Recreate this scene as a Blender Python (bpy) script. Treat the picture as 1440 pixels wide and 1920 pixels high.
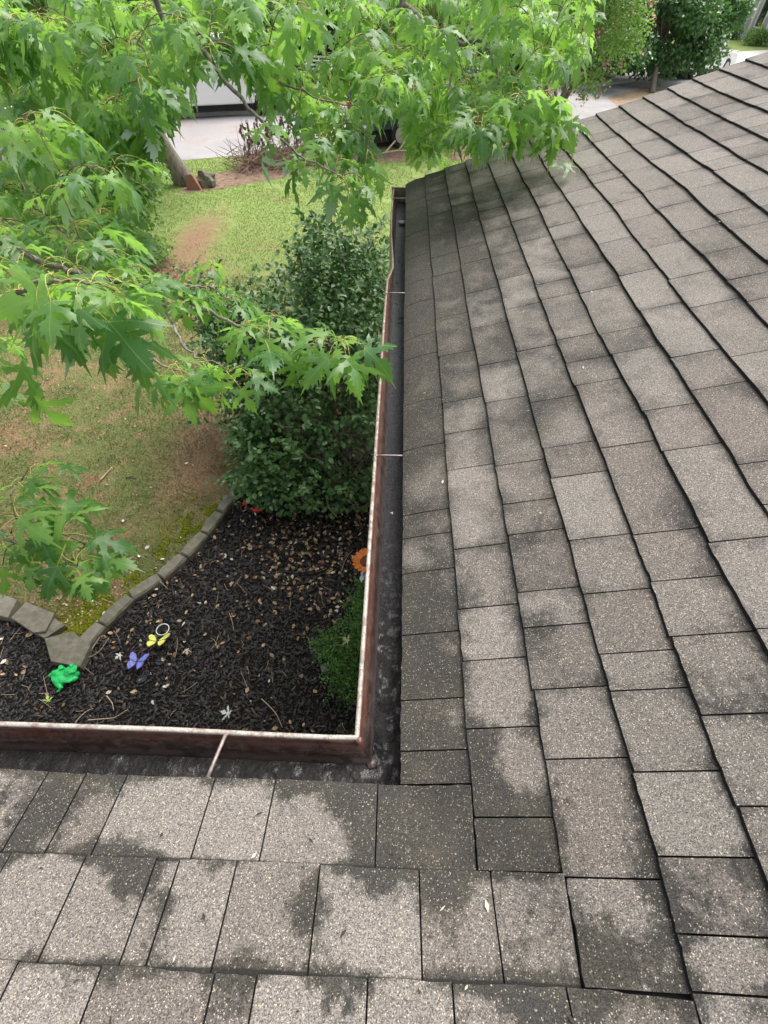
import bpy, math, random
import numpy as np
from mathutils import Vector, Matrix, geometry

sc = bpy.context.scene
for o in list(bpy.data.objects):
    bpy.data.objects.remove(o, do_unlink=True)
RNG = np.random.default_rng(7)
random.seed(7)
R_ = math.radians

# ------------------------------------------------------------------ camera, world, sun, exposure
EZ = 2.75                       # height of the eave above the ground
CAMP = np.array([-0.0493, -0.1979, EZ + 1.0799])
CF = np.array([-0.00334867, 0.64686344, -0.7625985])
CR = np.array([0.99919765, 0.03260047, 0.02326528])
CU = np.array([-0.03991053, 0.76190872, 0.6464536])
FPX = 889.865
cam_d = bpy.data.cameras.new('camera')
cam = bpy.data.objects.new('camera', cam_d)
sc.collection.objects.link(cam)
m4 = Matrix.Identity(4)
for i in range(3):
    m4[i][0] = CR[i]; m4[i][1] = CU[i]; m4[i][2] = -CF[i]; m4[i][3] = CAMP[i]
cam.matrix_world = m4
cam_d.sensor_fit = 'VERTICAL'
cam_d.sensor_height = 24.0
cam_d.lens = FPX / 1920 * 24
cam_d.clip_start = 0.02
cam_d.clip_end = 500
sc.camera = cam

SUN_EL, SUN_AZ = 58.0, 40.0      # azimuth measured from +Y towards +X
world = bpy.data.worlds.new("World")
sc.world = world
world.use_nodes = True
wn = world.node_tree
wn.nodes.clear()
sky = wn.nodes.new('ShaderNodeTexSky')
sky.sky_type = 'NISHITA'
sky.sun_disc = False
sky.sun_elevation = R_(SUN_EL)
sky.sun_rotation = R_(SUN_AZ)
sky.air_density = 1.0
sky.dust_density = 6.0
sky.ozone_density = 0.6
bgn = wn.nodes.new('ShaderNodeBackground')
bgn.inputs[1].default_value = 0.15
wo = wn.nodes.new('ShaderNodeOutputWorld')
hs = wn.nodes.new('ShaderNodeHueSaturation')
hs.inputs['Saturation'].default_value = 0.35
wn.links.new(sky.outputs[0], hs.inputs['Color'])
wn.links.new(hs.outputs[0], bgn.inputs[0])
wn.links.new(bgn.outputs[0], wo.inputs[0])

sl = bpy.data.lights.new('sun', 'SUN')
sl.energy = 1.0
sl.angle = R_(40)
sl.color = (1.0, 0.955, 0.88)
sun = bpy.data.objects.new('sun', sl)
sc.collection.objects.link(sun)
sd = Vector((math.sin(R_(SUN_AZ)) * math.cos(R_(SUN_EL)), math.cos(R_(SUN_AZ)) * math.cos(R_(SUN_EL)), math.sin(R_(SUN_EL))))
sun.rotation_euler = sd.to_track_quat('Z', 'Y').to_euler()

sc.view_settings.view_transform = 'Standard'
sc.view_settings.look = 'None'
sc.view_settings.gamma = 1
sc.view_settings.use_curve_mapping = False
sc.view_settings.exposure = 1.0
sc.render.engine = 'CYCLES'
sc.cycles.use_denoising = True
sc.cycles.max_bounces = 8
sc.cycles.transparent_max_bounces = 8
sc.cycles.sample_clamp_indirect = 6

# ------------------------------------------------------------------ projection helpers (to place real things at real distances)
def ray(x, y):
    return CF + CR * ((x - 720) / FPX) - CU * ((y - 960) / FPX)
def atd(x, y, d):
    return CAMP + ray(x, y) * d
def atz(x, y, z=0.0):
    r = ray(x, y); return CAMP + r * ((z - CAMP[2]) / r[2])
def proj(P):
    d = np.asarray(P, float) - CAMP; z = d @ CF
    return 720 + FPX * (d @ CR) / z, 960 - FPX * (d @ CU) / z, z
def proj_many(P):
    d = P - CAMP; z = d @ CF
    return 720 + FPX * (d @ CR) / z, 960 - FPX * (d @ CU) / z, z

# ------------------------------------------------------------------ node helpers
class N:
    def __init__(s, name):
        s.m = bpy.data.materials.new(name); s.m.use_nodes = True
        s.t = s.m.node_tree; s.t.nodes.clear()
        s.out = s.t.nodes.new('ShaderNodeOutputMaterial')
    def n(s, typ, ins=None, **kw):
        nd = s.t.nodes.new(typ)
        for k, v in kw.items(): setattr(nd, k, v)
        for k, v in (ins or {}).items(): s.set(nd.inputs[k], v)
        return nd
    def set(s, sock, v):
        if isinstance(v, bpy.types.NodeSocket): s.t.links.new(v, sock)
        elif v is not None:
            if isinstance(v, tuple) and len(v) == 3 and sock.type == 'RGBA': v = (*v, 1)
            sock.default_value = v
    def pos(s): return s.n('ShaderNodeNewGeometry').outputs['Position']
    def noise(s, scale, detail=3, rough=.55, vec=None, dist=0.0):
        nd = s.n('ShaderNodeTexNoise', {'Vector': vec or s.pos(), 'Scale': scale, 'Detail': detail, 'Roughness': rough, 'Distortion': dist})
        return nd.outputs['Fac']
    def voro(s, scale, vec=None, out='Color', feature='F1'):
        nd = s.n('ShaderNodeTexVoronoi', {'Vector': vec or s.pos(), 'Scale': scale}, feature=feature)
        return nd.outputs[out]
    def math(s, op, a, b=0.0, c=0.0, clamp=False):
        nd = s.n('ShaderNodeMath', operation=op, use_clamp=clamp)
        s.set(nd.inputs[0], a); s.set(nd.inputs[1], b); s.set(nd.inputs[2], c)
        return nd.outputs[0]
    def step(s, x, a, b, lo=0.0, hi=1.0):
        nd = s.n('ShaderNodeMapRange', {'Value': x, 'From Min': a, 'From Max': b, 'To Min': lo, 'To Max': hi})
        return nd.outputs[0]
    def mix(s, f, a, b, mode='MIX'):
        nd = s.n('ShaderNodeMix', data_type='RGBA', blend_type=mode)
        s.set(nd.inputs[0], f); s.set(nd.inputs[6], a); s.set(nd.inputs[7], b)
        return nd.outputs[2]
    def attr(s, name): return s.n('ShaderNodeAttribute', attribute_name=name).outputs['Fac']
    def bump(s, h, strength=.4, dist=.002):
        return s.n('ShaderNodeBump', {'Height': h, 'Strength': strength, 'Distance': dist}).outputs[0]
    def bsdf(s, col, rough=.6, spec=.5, metal=0.0, normal=None, **kw):
        ins = {'Base Color': col, 'Roughness': rough, 'Specular IOR Level': spec, 'Metallic': metal}
        ins.update(kw)
        nd = s.n('ShaderNodeBsdfPrincipled', ins)
        if normal is not None: s.set(nd.inputs['Normal'], normal)
        return nd.outputs[0]
    def end(s, sh):
        s.t.links.new(sh, s.out.inputs['Surface']); return s.m

def simple(name, col, rough=.6, spec=.5, metal=0.0, var=.12, scale=30, bump=.15, bd=.002):
    s = N(name)
    n1 = s.noise(scale, 4)
    c = s.mix(s.step(n1, .3, .7), tuple(x * (1 - var) for x in col), tuple(min(1, x * (1 + var)) for x in col))
    return s.end(s.bsdf(c, rough, spec, metal, s.bump(n1, bump, bd)))

def mat_shingle():
    s = N('asphalt_shingle')
    p = s.pos()
    gr = s.attr('grime'); tone = s.attr('tone')
    sy = s.n('ShaderNodeSeparateXYZ', {0: p}).outputs[1]
    n1 = s.noise(8.0, 4, .5, p, .4)
    n2 = s.noise(55, 4, .65, p)
    n3 = s.noise(3.2, 3, .5, p)
    n5 = s.noise(22, 3, .55, p)
    rag = s.step(sy, .9, -.1, .35, 1.25)
    x = s.math('ADD', s.math('MULTIPLY_ADD', n1, 1.7, -.85), gr)
    x = s.math('ADD', x, s.math('MULTIPLY', s.math('SUBTRACT', n2, .5), rag))
    x = s.math('ADD', x, s.math('MULTIPLY_ADD', n5, .5, -.25))
    m = s.step(x, s.step(rag, .3, 1.25, -.22, .02), s.step(rag, .3, 1.25, .62, .36))
    light = s.mix(s.step(n3, .35, .65), (.172, .159, .142), (.204, .184, .165))
    light = s.mix(s.step(tone, 0, 1), s.mix(1, light, (.70, .67, .66), 'MULTIPLY'), light)
    olive = s.mix(s.step(n5, .35, .65), (.034, .031, .023), (.054, .048, .036))
    grime = s.mix(s.step(n1, .35, .6), olive, (.030, .029, .026))
    base = s.mix(s.math('MULTIPLY', m, .92), light, grime)
    v = s.n('ShaderNodeTexVoronoi', {'Vector': p, 'Scale': 680.0})
    vs = s.n('ShaderNodeSeparateColor', {'Color': v.outputs['Color']})
    a, b, c = vs.outputs[0], vs.outputs[1], vs.outputs[2]
    val = s.step(a, 0, 1, .34, 1.66)
    base = s.mix(1, base, s.n('ShaderNodeCombineColor', {0: val, 1: val, 2: val}).outputs[0], 'MULTIPLY')
    spark = s.math('MULTIPLY', s.math('GREATER_THAN', b, .968), s.step(m, 0, 1, .75, .42))
    base = s.mix(spark, base, s.mix(c, (.62, .60, .55), (.60, .48, .27)))
    v2 = s.n('ShaderNodeTexVoronoi', {'Vector': p, 'Scale': 300.0})
    v2s = s.n('ShaderNodeSeparateColor', {'Color': v2.outputs['Color']})
    dot = s.math('MULTIPLY', s.math('GREATER_THAN', v2s.outputs[0], .984), s.math('LESS_THAN', v2.outputs['Distance'], .42))
    base = s.mix(s.math('MULTIPLY', dot, .45), base, (.60, .55, .43))
    nm = s.bump(s.math('ADD', a, s.math('MULTIPLY', v.outputs['Distance'], -1.0)), .55, .0015)
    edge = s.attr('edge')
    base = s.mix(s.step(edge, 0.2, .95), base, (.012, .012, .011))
    return s.end(s.bsdf(base, .85, .35, 0, nm))

def mat_leaf(name, top, top2, under, trans, veins=True, gloss=.36, tr=.42):
    s = N(name)
    rnd = s.n('ShaderNodeObjectInfo').outputs['Random']
    tone = s.math('POWER', s.math('FRACT', s.math('ADD', rnd, s.attr('tone'))), 1.3)
    uv = s.n('ShaderNodeUVMap').outputs[0]
    n1 = s.noise(45, 3)
    c = s.mix(tone, top, top2)
    c = s.mix(s.math('MULTIPLY', s.step(n1, .45, .7), .35), c, tuple(x * .7 for x in top))
    if veins:
        sx = s.n('ShaderNodeSeparateXYZ', {0: uv})
        ang = s.math('ARCTAN2', sx.outputs[0], sx.outputs[1])
        r = s.math('SQRT', s.math('ADD', s.math('MULTIPLY', sx.outputs[0], sx.outputs[0]), s.math('MULTIPLY', sx.outputs[1], sx.outputs[1])))
        pp = s.math('PINGPONG', s.math('ADD', s.math('ABSOLUTE', ang), 0.0), R_(27))
        # veins at 0, +-54, +-108 degrees
        w = s.math('MULTIPLY', s.math('SINE', pp), r)
        c = s.mix(s.math('MULTIPLY', s.step(w, .011, .003), .7), c, (.30, .40, .12))
    bf = s.n('ShaderNodeNewGeometry').outputs['Backfacing']
    c = s.mix(bf, c, under)
    pr = s.bsdf(c, gloss, .45, 0, s.bump(n1, .25, .003))
    tl = s.n('ShaderNodeBsdfTranslucent', {'Color': s.mix(tone, trans, tuple(min(1, x * 1.25) for x in trans))}).outputs[0]
    mx = s.n('ShaderNodeMixShader', {0: tr}); s.t.links.new(pr, mx.inputs[1]); s.t.links.new(tl, mx.inputs[2])
    return s.end(mx.outputs[0])

def mat_tone(name, c1, c2, rough=.8, spec=.3, c3=None):
    s = N(name)
    t = s.math('FRACT', s.math('ADD', s.attr('tone'), s.n('ShaderNodeObjectInfo').outputs['Random']))
    c = s.mix(t, c1, c2)
    if c3: c = s.mix(s.math('GREATER_THAN', t, .9), c, c3)
    return s.end(s.bsdf(c, rough, spec))

def mat_ground():
    s = N('lawn_soil')
    p = s.pos()
    n1 = s.noise(.9, 5, .6, p, .4); n2 = s.noise(7, 5, .65, p); n3 = s.noise(60, 3, .6, p); n4 = s.noise(300, 2, .6, p)
    sx = s.n('ShaderNodeSeparateXYZ', {0: p})
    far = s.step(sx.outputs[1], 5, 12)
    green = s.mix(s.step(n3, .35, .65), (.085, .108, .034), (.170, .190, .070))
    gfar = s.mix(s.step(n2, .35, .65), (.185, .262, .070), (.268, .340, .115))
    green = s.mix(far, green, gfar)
    tan = s.mix(s.step(n3, .35, .65), (.175, .115, .058), (.30, .22, .125))
    clay = s.mix(s.step(n3, .35, .65), (.15, .070, .040), (.235, .120, .072))
    k = s.math('ADD', n1, s.math('MULTIPLY_ADD', n2, .7, -.35))
    c = s.mix(s.step(k, .47, .60), green, tan)
    c = s.mix(far, c, s.mix(s.step(k, .60, .74), green, tan))
    c = s.mix(s.step(s.math('ADD', k, s.math('MULTIPLY', far, -.12)), .62, .72), c, clay)
    # worn clay patches around the shrub in the middle distance
    for (x, y, rx, ry) in ((-4.1, 10.0, .50, 1.9), (-3.7, 8.0, .7, 1.2), (-2.2, 3.9, .45, 1.2), (-1.9, 4.8, .6, .9), (1.3, 14.0, 1.1, .7), (-2.3, 6.3, .5, .9)):
        dx = s.math('DIVIDE', s.math('SUBTRACT', sx.outputs[0], x), rx)
        dy = s.math('DIVIDE', s.math('SUBTRACT', sx.outputs[1], y), ry)
        d = s.math('SQRT', s.math('ADD', s.math('MULTIPLY', dx, dx), s.math('MULTIPLY', dy, dy)))
        d = s.math('ADD', d, s.math('MULTIPLY_ADD', n2, 2.6, -1.3))
        c = s.mix(s.step(d, 1.2, .3), c, s.mix(s.step(n3, .4, .6), (.20, .115, .070), (.31, .215, .135)))
    h = s.math('ADD', n3, s.math('MULTIPLY', n4, .5))
    return s.end(s.bsdf(c, .95, .15, 0, s.bump(h, .8, .012)))

def mat_soil():
    s = N('dark_soil')
    n1 = s.noise(60, 4); n2 = s.noise(9, 3)
    c = s.mix(s.step(n1, .35, .65), (.004, .0035, .003), (.015, .012, .010))
    c = s.mix(s.math('MULTIPLY', s.step(n2, .55, .75), .5), c, (.05, .032, .022))
    return s.end(s.bsdf(c, .9, .2, 0, s.bump(n1, .9, .01)))

def mat_gutter():
    s = N('brown_gutter_paint')
    n1 = s.noise(22, 5, .65); n2 = s.noise(160, 3)
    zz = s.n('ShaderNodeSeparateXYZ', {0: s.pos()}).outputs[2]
    c = s.mix(s.step(zz, EZ - .052, EZ - .040), (.030, .017, .013), s.mix(s.step(n1, .4, .62), (.085, .032, .022), (.15, .070, .050)))  # brown paint, with profile shading by height put into its colour
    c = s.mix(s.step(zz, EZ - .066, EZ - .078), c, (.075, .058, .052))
    st = s.noise(3, 5, .7, s.n('ShaderNodeMapping', {'Vector': s.pos(), 'Scale': (9, 9, 22)}).outputs[0])
    c = s.mix(s.math('MULTIPLY', s.step(st, .45, .65), .6), c, (.105, .088, .080))
    c = s.mix(s.math('MULTIPLY', s.step(n1, .54, .64), .85), c, (.018, .012, .010))
    c = s.mix(s.math('MULTIPLY', s.step(n2, .64, .72), .5), c, (.22, .16, .13))
    return s.end(s.bsdf(c, s.step(n1, .35, .65, .28, .6), .5, 0, s.bump(n1, .3, .002)))
def mat_lip():
    s = N('flaking_white_paint')
    n1 = s.noise(35, 5, .7); n2 = s.noise(240, 3)
    c = s.mix(s.step(n2, .35, .65), (.30, .275, .235), (.46, .43, .385))
    fy = s.step(s.n('ShaderNodeSeparateXYZ', {0: s.pos()}).outputs[1], .5, 1.6, 0, .13)
    c = s.mix(s.math('MULTIPLY', s.step(s.math('ADD', n1, fy), .50, .60), .8), c, (.20, .125, .10))
    c = s.mix(s.math('MULTIPLY', s.step(s.noise(14, 5, .7), .58, .66), .7), c, (.10, .10, .07))
    return s.end(s.bsdf(c, .5, .4, 0, s.bump(n1, .4, .001)))
def mat_sludge():
    s = N('wet_black_sludge')
    p = s.pos()
    sx = s.n('ShaderNodeSeparateXYZ', {0: p})
    wet = s.step(s.math('ADD', sx.outputs[1], s.math('MULTIPLY_ADD', s.noise(9, 4), .8, -.4)), .75, .30)
    far = s.step(sx.outputs[1], 1.2, 2.4)
    n1 = s.noise(120, 2, .5); n2 = s.noise(18, 4, .6); n3 = s.noise(420, 2); n4 = s.noise(50, 2, .5)
    vs = s.n('ShaderNodeSeparateColor', {'Color': s.voro(430)})
    grain = s.mix(s.step(vs.outputs[0], .2, 1), (.006, .006, .0065), (.042, .041, .046))
    c = s.mix(far, grain, s.mix(s.step(n2, .35, .65), (.022, .026, .031), (.038, .043, .051)))
    c = s.mix(wet, c, s.mix(s.step(n2, .4, .65), (.005, .0045, .0045), (.014, .011, .010)))
    c = s.mix(s.math('MULTIPLY', s.step(s.noise(30, 3), .66, .70), .8), c, (.004, .004, .004))
    pud = s.math('MULTIPLY', s.step(s.noise(42, 3, .6), .52, .62), wet)
    rough = s.math('ADD', s.step(pud, 0, 1, .55, .22), s.step(n1, .3, .7, -.05, .08))
    h = s.math('ADD', s.math('MULTIPLY', n4, 1.2), s.math('ADD', s.math('MULTIPLY', n1, .7), s.math('MULTIPLY', n3, .35)))
    nm = s.bump(h, s.step(far, 0, 1, .42, .15), .008)
    return s.end(s.bsdf(c, rough, s.step(pud, 0, 1, .25, .55), 0, nm))
def mat_stone():
    s = N('weathered_concrete_edging')
    n1 = s.noise(16, 5, .65); n2 = s.noise(160, 4, .7)
    rnd = s.n('ShaderNodeObjectInfo').outputs['Random']
    c = s.mix(s.step(n1, .35, .65), (.125, .115, .088), (.215, .20, .16))
    c = s.mix(s.math('MULTIPLY', s.step(n2, .55, .68), .6), c, (.06, .06, .045))
    c = s.mix(s.math('MULTIPLY', s.step(s.noise(7, 4), .55, .68), .45), c, (.085, .10, .035))
    c = s.mix(s.math('MULTIPLY', rnd, .35), c, (.26, .24, .20))
    return s.end(s.bsdf(c, .92, .2, 0, s.bump(s.math('ADD', n1, n2), .7, .006)))
def mat_bark(name, a, b):
    s = N(name)
    mp = s.n('ShaderNodeMapping', {'Vector': s.pos(), 'Scale': (14, 14, 3)}).outputs[0]
    n1 = s.noise(2.2, 6, .7, mp); n2 = s.noise(60, 3)
    c = s.mix(s.step(n1, .35, .65), a, b)
    c = s.mix(s.math('MULTIPLY', s.step(n2, .58, .66), .5), c, (.33, .34, .28))
    return s.end(s.bsdf(c, .9, .2, 0, s.bump(n1, .8, .01)))
def mat_asphalt():
    s = N('pale_worn_road')
    n1 = s.noise(.7, 4); n2 = s.noise(90, 3)
    c = s.mix(s.step(n1, .35, .65), (.30, .29, .295), (.40, .385, .385))
    c = s.mix(s.math('MULTIPLY', s.step(n2, .5, .7), .4), c, (.24, .23, .23))
    c = s.mix(s.math('MULTIPLY', s.step(s.noise(.35, 5, .7), .52, .62), .6), c, (.30, .225, .20))
    return s.end(s.bsdf(c, .85, .25, 0, s.bump(n2, .3, .004)))
def mat_glass(name, tint=(.95, .97, .96), rough=.05, alpha=.35):
    s = N(name)
    g = s.n('ShaderNodeBsdfGlossy', {'Color': (.9, .9, .9, 1), 'Roughness': rough}).outputs[0]
    t = s.n('ShaderNodeBsdfTransparent', {'Color': (*tint, 1)}).outputs[0]
    mx = s.n('ShaderNodeMixShader', {0: alpha}); s.t.links.new(t, mx.inputs[1]); s.t.links.new(g, mx.inputs[2])
    return s.end(mx.outputs[0])

M = {}
M['shingle'] = mat_shingle()
M['deck'] = simple('roof_underlay', (.02, .02, .018), .9)
M['leaf'] = mat_leaf('maple_leaf', (.046, .140, .048), (.200, .370, .070), (.42, .52, .44), (.32, .60, .07))
M['petiole'] = simple('leaf_stalk', (.42, .40, .10), .5, var=.2)
M['bush'] = mat_leaf('glossy_bush_leaf', (.040, .115, .030), (.165, .290, .095), (.13, .22, .10), (.07, .19, .03), veins=False, gloss=.32, tr=.2)
M['small'] = mat_leaf('small_shrub_leaf', (.035, .10, .020), (.14, .30, .045), (.12, .22, .08), (.12, .30, .03), veins=False, tr=.25)
M['round'] = mat_leaf('round_tree_leaf', (.070, .17, .035), (.17, .33, .06), (.22, .36, .14), (.26, .48, .06), veins=False, tr=.35)
M['mid'] = mat_leaf('mid_tree_leaf', (.050, .135, .052), (.140, .280, .10), (.12, .20, .10), (.12, .28, .05), veins=False, tr=.3)
M['dark'] = mat_leaf('dark_tree_leaf', (.020, .060, .020), (.050, .125, .035), (.09, .16, .07), (.05, .15, .03), veins=False, tr=.25)
M['myrtle'] = mat_leaf('myrtle_leaf', (.085, .19, .040), (.19, .34, .07), (.22, .34, .14), (.26, .45, .06), veins=False, tr=.35)
M['pink'] = mat_tone('pink_blossom', (.75, .16, .35), (.85, .38, .55), .7)
M['bark'] = mat_bark('grey_bark', (.10, .085, .070), (.30, .27, .23))
M['twig'] = mat_bark('twig_bark', (.09, .066, .045), (.20, .16, .12))
M['ground'] = mat_ground()
M['soil'] = mat_soil()
M['chip'] = mat_tone('dark_mulch_chip', (.004, .0038, .0038), (.023, .019, .018), .5, .5, (.06, .038, .026))
M['litter'] = mat_tone('dry_leaf_litter', (.20, .10, .055), (.48, .36, .22), .8, .2, (.60, .56, .48))
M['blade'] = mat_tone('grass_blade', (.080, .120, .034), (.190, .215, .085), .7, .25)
M['bladefar'] = mat_tone('far_grass_blade', (.190, .290, .068), (.290, .385, .120), .7, .25)  # lighter green blades for the lawn towards the road
M['dry'] = mat_tone('dry_grass_blade', (.26, .19, .10), (.42, .33, .19), .8, .2)
M['moss'] = mat_tone('yellow_green_moss', (.20, .25, .015), (.36, .38, .04), .9, .1)
M['gutter'] = mat_gutter(); M['lip'] = mat_lip(); M['sludge'] = mat_sludge()
M['hanger'] = simple('dull_aluminium', (.26, .22, .20), .5, metal=.5, var=.35, scale=70)
M['stone'] = mat_stone()
M['asphalt'] = mat_asphalt()
M['concrete'] = simple('pale_concrete', (.56, .54, .52), .85, scale=4)
M['fascia'] = simple('brown_fascia', (.10, .05, .04), .6)
M['siding'] = simple('house_siding', (.55, .52, .46), .7, scale=8)
M['straw'] = mat_tone('pine_straw', (.15, .090, .058), (.32, .22, .14), .85, .2)
M['glass'] = mat_glass('clear_plastic')
M['dkglass'] = simple('dark_window_glass', (.02, .024, .03), .06, .8, var=.3, scale=2, bump=0)
M['white'] = simple('white_paint', (.78, .78, .77), .4, var=.04)
M['navy'] = simple('navy_car_paint', (.012, .022, .05), .18, .7, var=.1, bump=0)
M['tyre'] = simple('tyre_rubber', (.015, .015, .015), .8)
M['rim'] = simple('wheel_rim', (.55, .55, .56), .3, metal=.8, bump=0)
M['lamp'] = simple('lamp_lens', (.45, .05, .04), .2, bump=0)
M['bsiding'] = simple('grey_siding', (.46, .43, .46), .7, scale=2, var=.06)
M['broof'] = simple('building_roof', (.11, .10, .10), .9)
M['green'] = simple('green_plastic', (.015, .46, .11), .5, .4, var=.30, scale=26, bump=.7, bd=.006)
M['orange'] = simple('orange_petal', (.75, .20, .02), .5, var=.25, scale=40)
M['brown'] = simple('flower_centre', (.14, .035, .012), .7, var=.4, scale=90)
M['ydw'] = simple('yellow_wing', (.72, .70, .16), .5, var=.1, scale=50)
M['blw'] = simple('blue_wing', (.13, .19, .52), .5, var=.45, scale=45)
M['prw'] = simple('purple_wing_edge', (.20, .10, .42), .5, var=.3, scale=60)
M['blk'] = simple('black_plastic', (.012, .014, .018), .3, var=.2, bump=.05)
M['dsk'] = simple('dark_glass_dish', (.035, .045, .055), .15, var=.3, scale=20)
M['red'] = simple('red_plastic', (.62, .03, .02), .45, var=.2)
M['teal'] = simple('teal_glazed', (.03, .16, .15), .15, var=.5, scale=20)
M['grey'] = simple('grey_plastic', (.20, .20, .20), .5)
M['terracotta'] = simple('red_clay_stone', (.27, .13, .085), .9, scale=12, bump=.5, bd=.01)

# ------------------------------------------------------------------ mesh helpers
COL = sc.collection
def tag(o, label=None, cat=None, group=None, kind=None):
    if label: o['label'] = label
    if cat: o['category'] = cat
    if group: o['group'] = group
    if kind: o['kind'] = kind
    return o
def link(name, me, parent=None):
    o = bpy.data.objects.new(name, me); COL.objects.link(o)
    if parent is not None: o.parent = parent
    return o
def empty(name, loc=(0, 0, 0)):
    o = bpy.data.objects.new(name, None); COL.objects.link(o); o.location = loc; o.empty_display_size = .1
    return o
def child_at(o, parent):
    """keep world placement: parent offsets are pure translations"""
    o.parent = parent
    o.location = Vector(o.location) - Vector(parent.location)
    return o
def npmesh(name, V, Fc, mats, smooth=False, mi=None, attrs=None, uv=None):
    """V (n,3); Fc (k,m) int array of equally sized faces or list of arrays"""
    me = bpy.data.meshes.new(name)
    V = np.asarray(V, np.float32)
    if isinstance(Fc, np.ndarray): Fc = [Fc]
    Fc = [np.asarray(f, np.int32) for f in Fc if len(f)]
    sizes = np.concatenate([np.full(len(f), f.shape[1], np.int32) for f in Fc])
    loops = np.concatenate([f.ravel() for f in Fc])
    me.vertices.add(len(V)); me.vertices.foreach_set('co', V.ravel())
    me.loops.add(len(loops)); me.loops.foreach_set('vertex_index', loops)
    me.polygons.add(len(sizes))
    st = np.zeros(len(sizes), np.int32); st[1:] = np.cumsum(sizes)[:-1]
    me.polygons.foreach_set('loop_start', st)
    me.polygons.foreach_set('loop_total', sizes)
    for m in (mats if isinstance(mats, (list, tuple)) else [mats]): me.materials.append(m)
    if mi is not None: me.polygons.foreach_set('material_index', np.asarray(mi, np.int32))
    me.update(calc_edges=True)
    if smooth: me.polygons.foreach_set('use_smooth', np.ones(len(sizes), bool))
    for k, a in (attrs or {}).items():
        at = me.attributes.new(k, 'FLOAT', 'POINT'); at.data.foreach_set('value', np.asarray(a, np.float32))
    if uv is not None:
        ul = me.uv_layers.new(name='UVMap'); ul.data.foreach_set('uv', np.asarray(uv, np.float32)[loops].ravel())
    return me
def scatter(tv, tf, Mx, T, tone=None, uv=None):
    """copies of a template; Mx (n,3,3) columns = axes, T (n,3)"""
    n, k = len(T), len(tv)
    V = np.einsum('nij,kj->nki', Mx, tv) + T[:, None, :]
    offs = (np.arange(n) * k)[:, None, None]
    Fc = (tf[None] + offs).reshape(-1, tf.shape[1])
    tn = np.repeat(RNG.random(n) if tone is None else tone, k)
    return V.reshape(-1, 3), Fc, tn, (np.tile(uv, (n, 1)) if uv is not None else None)
def unit(v): v = np.asarray(v, float); return v / (np.linalg.norm(v, axis=-1, keepdims=True) + 1e-9)
def frames(Y, Zh):
    """matrices with columns X, Y, Z from direction Y and a hint for Z"""
    Y = unit(Y); X = unit(np.cross(Y, Zh)); Z = np.cross(X, Y)
    return np.stack([X, Y, Z], axis=-1)
def rnd_dir(n): return unit(RNG.normal(size=(n, 3)))

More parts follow.
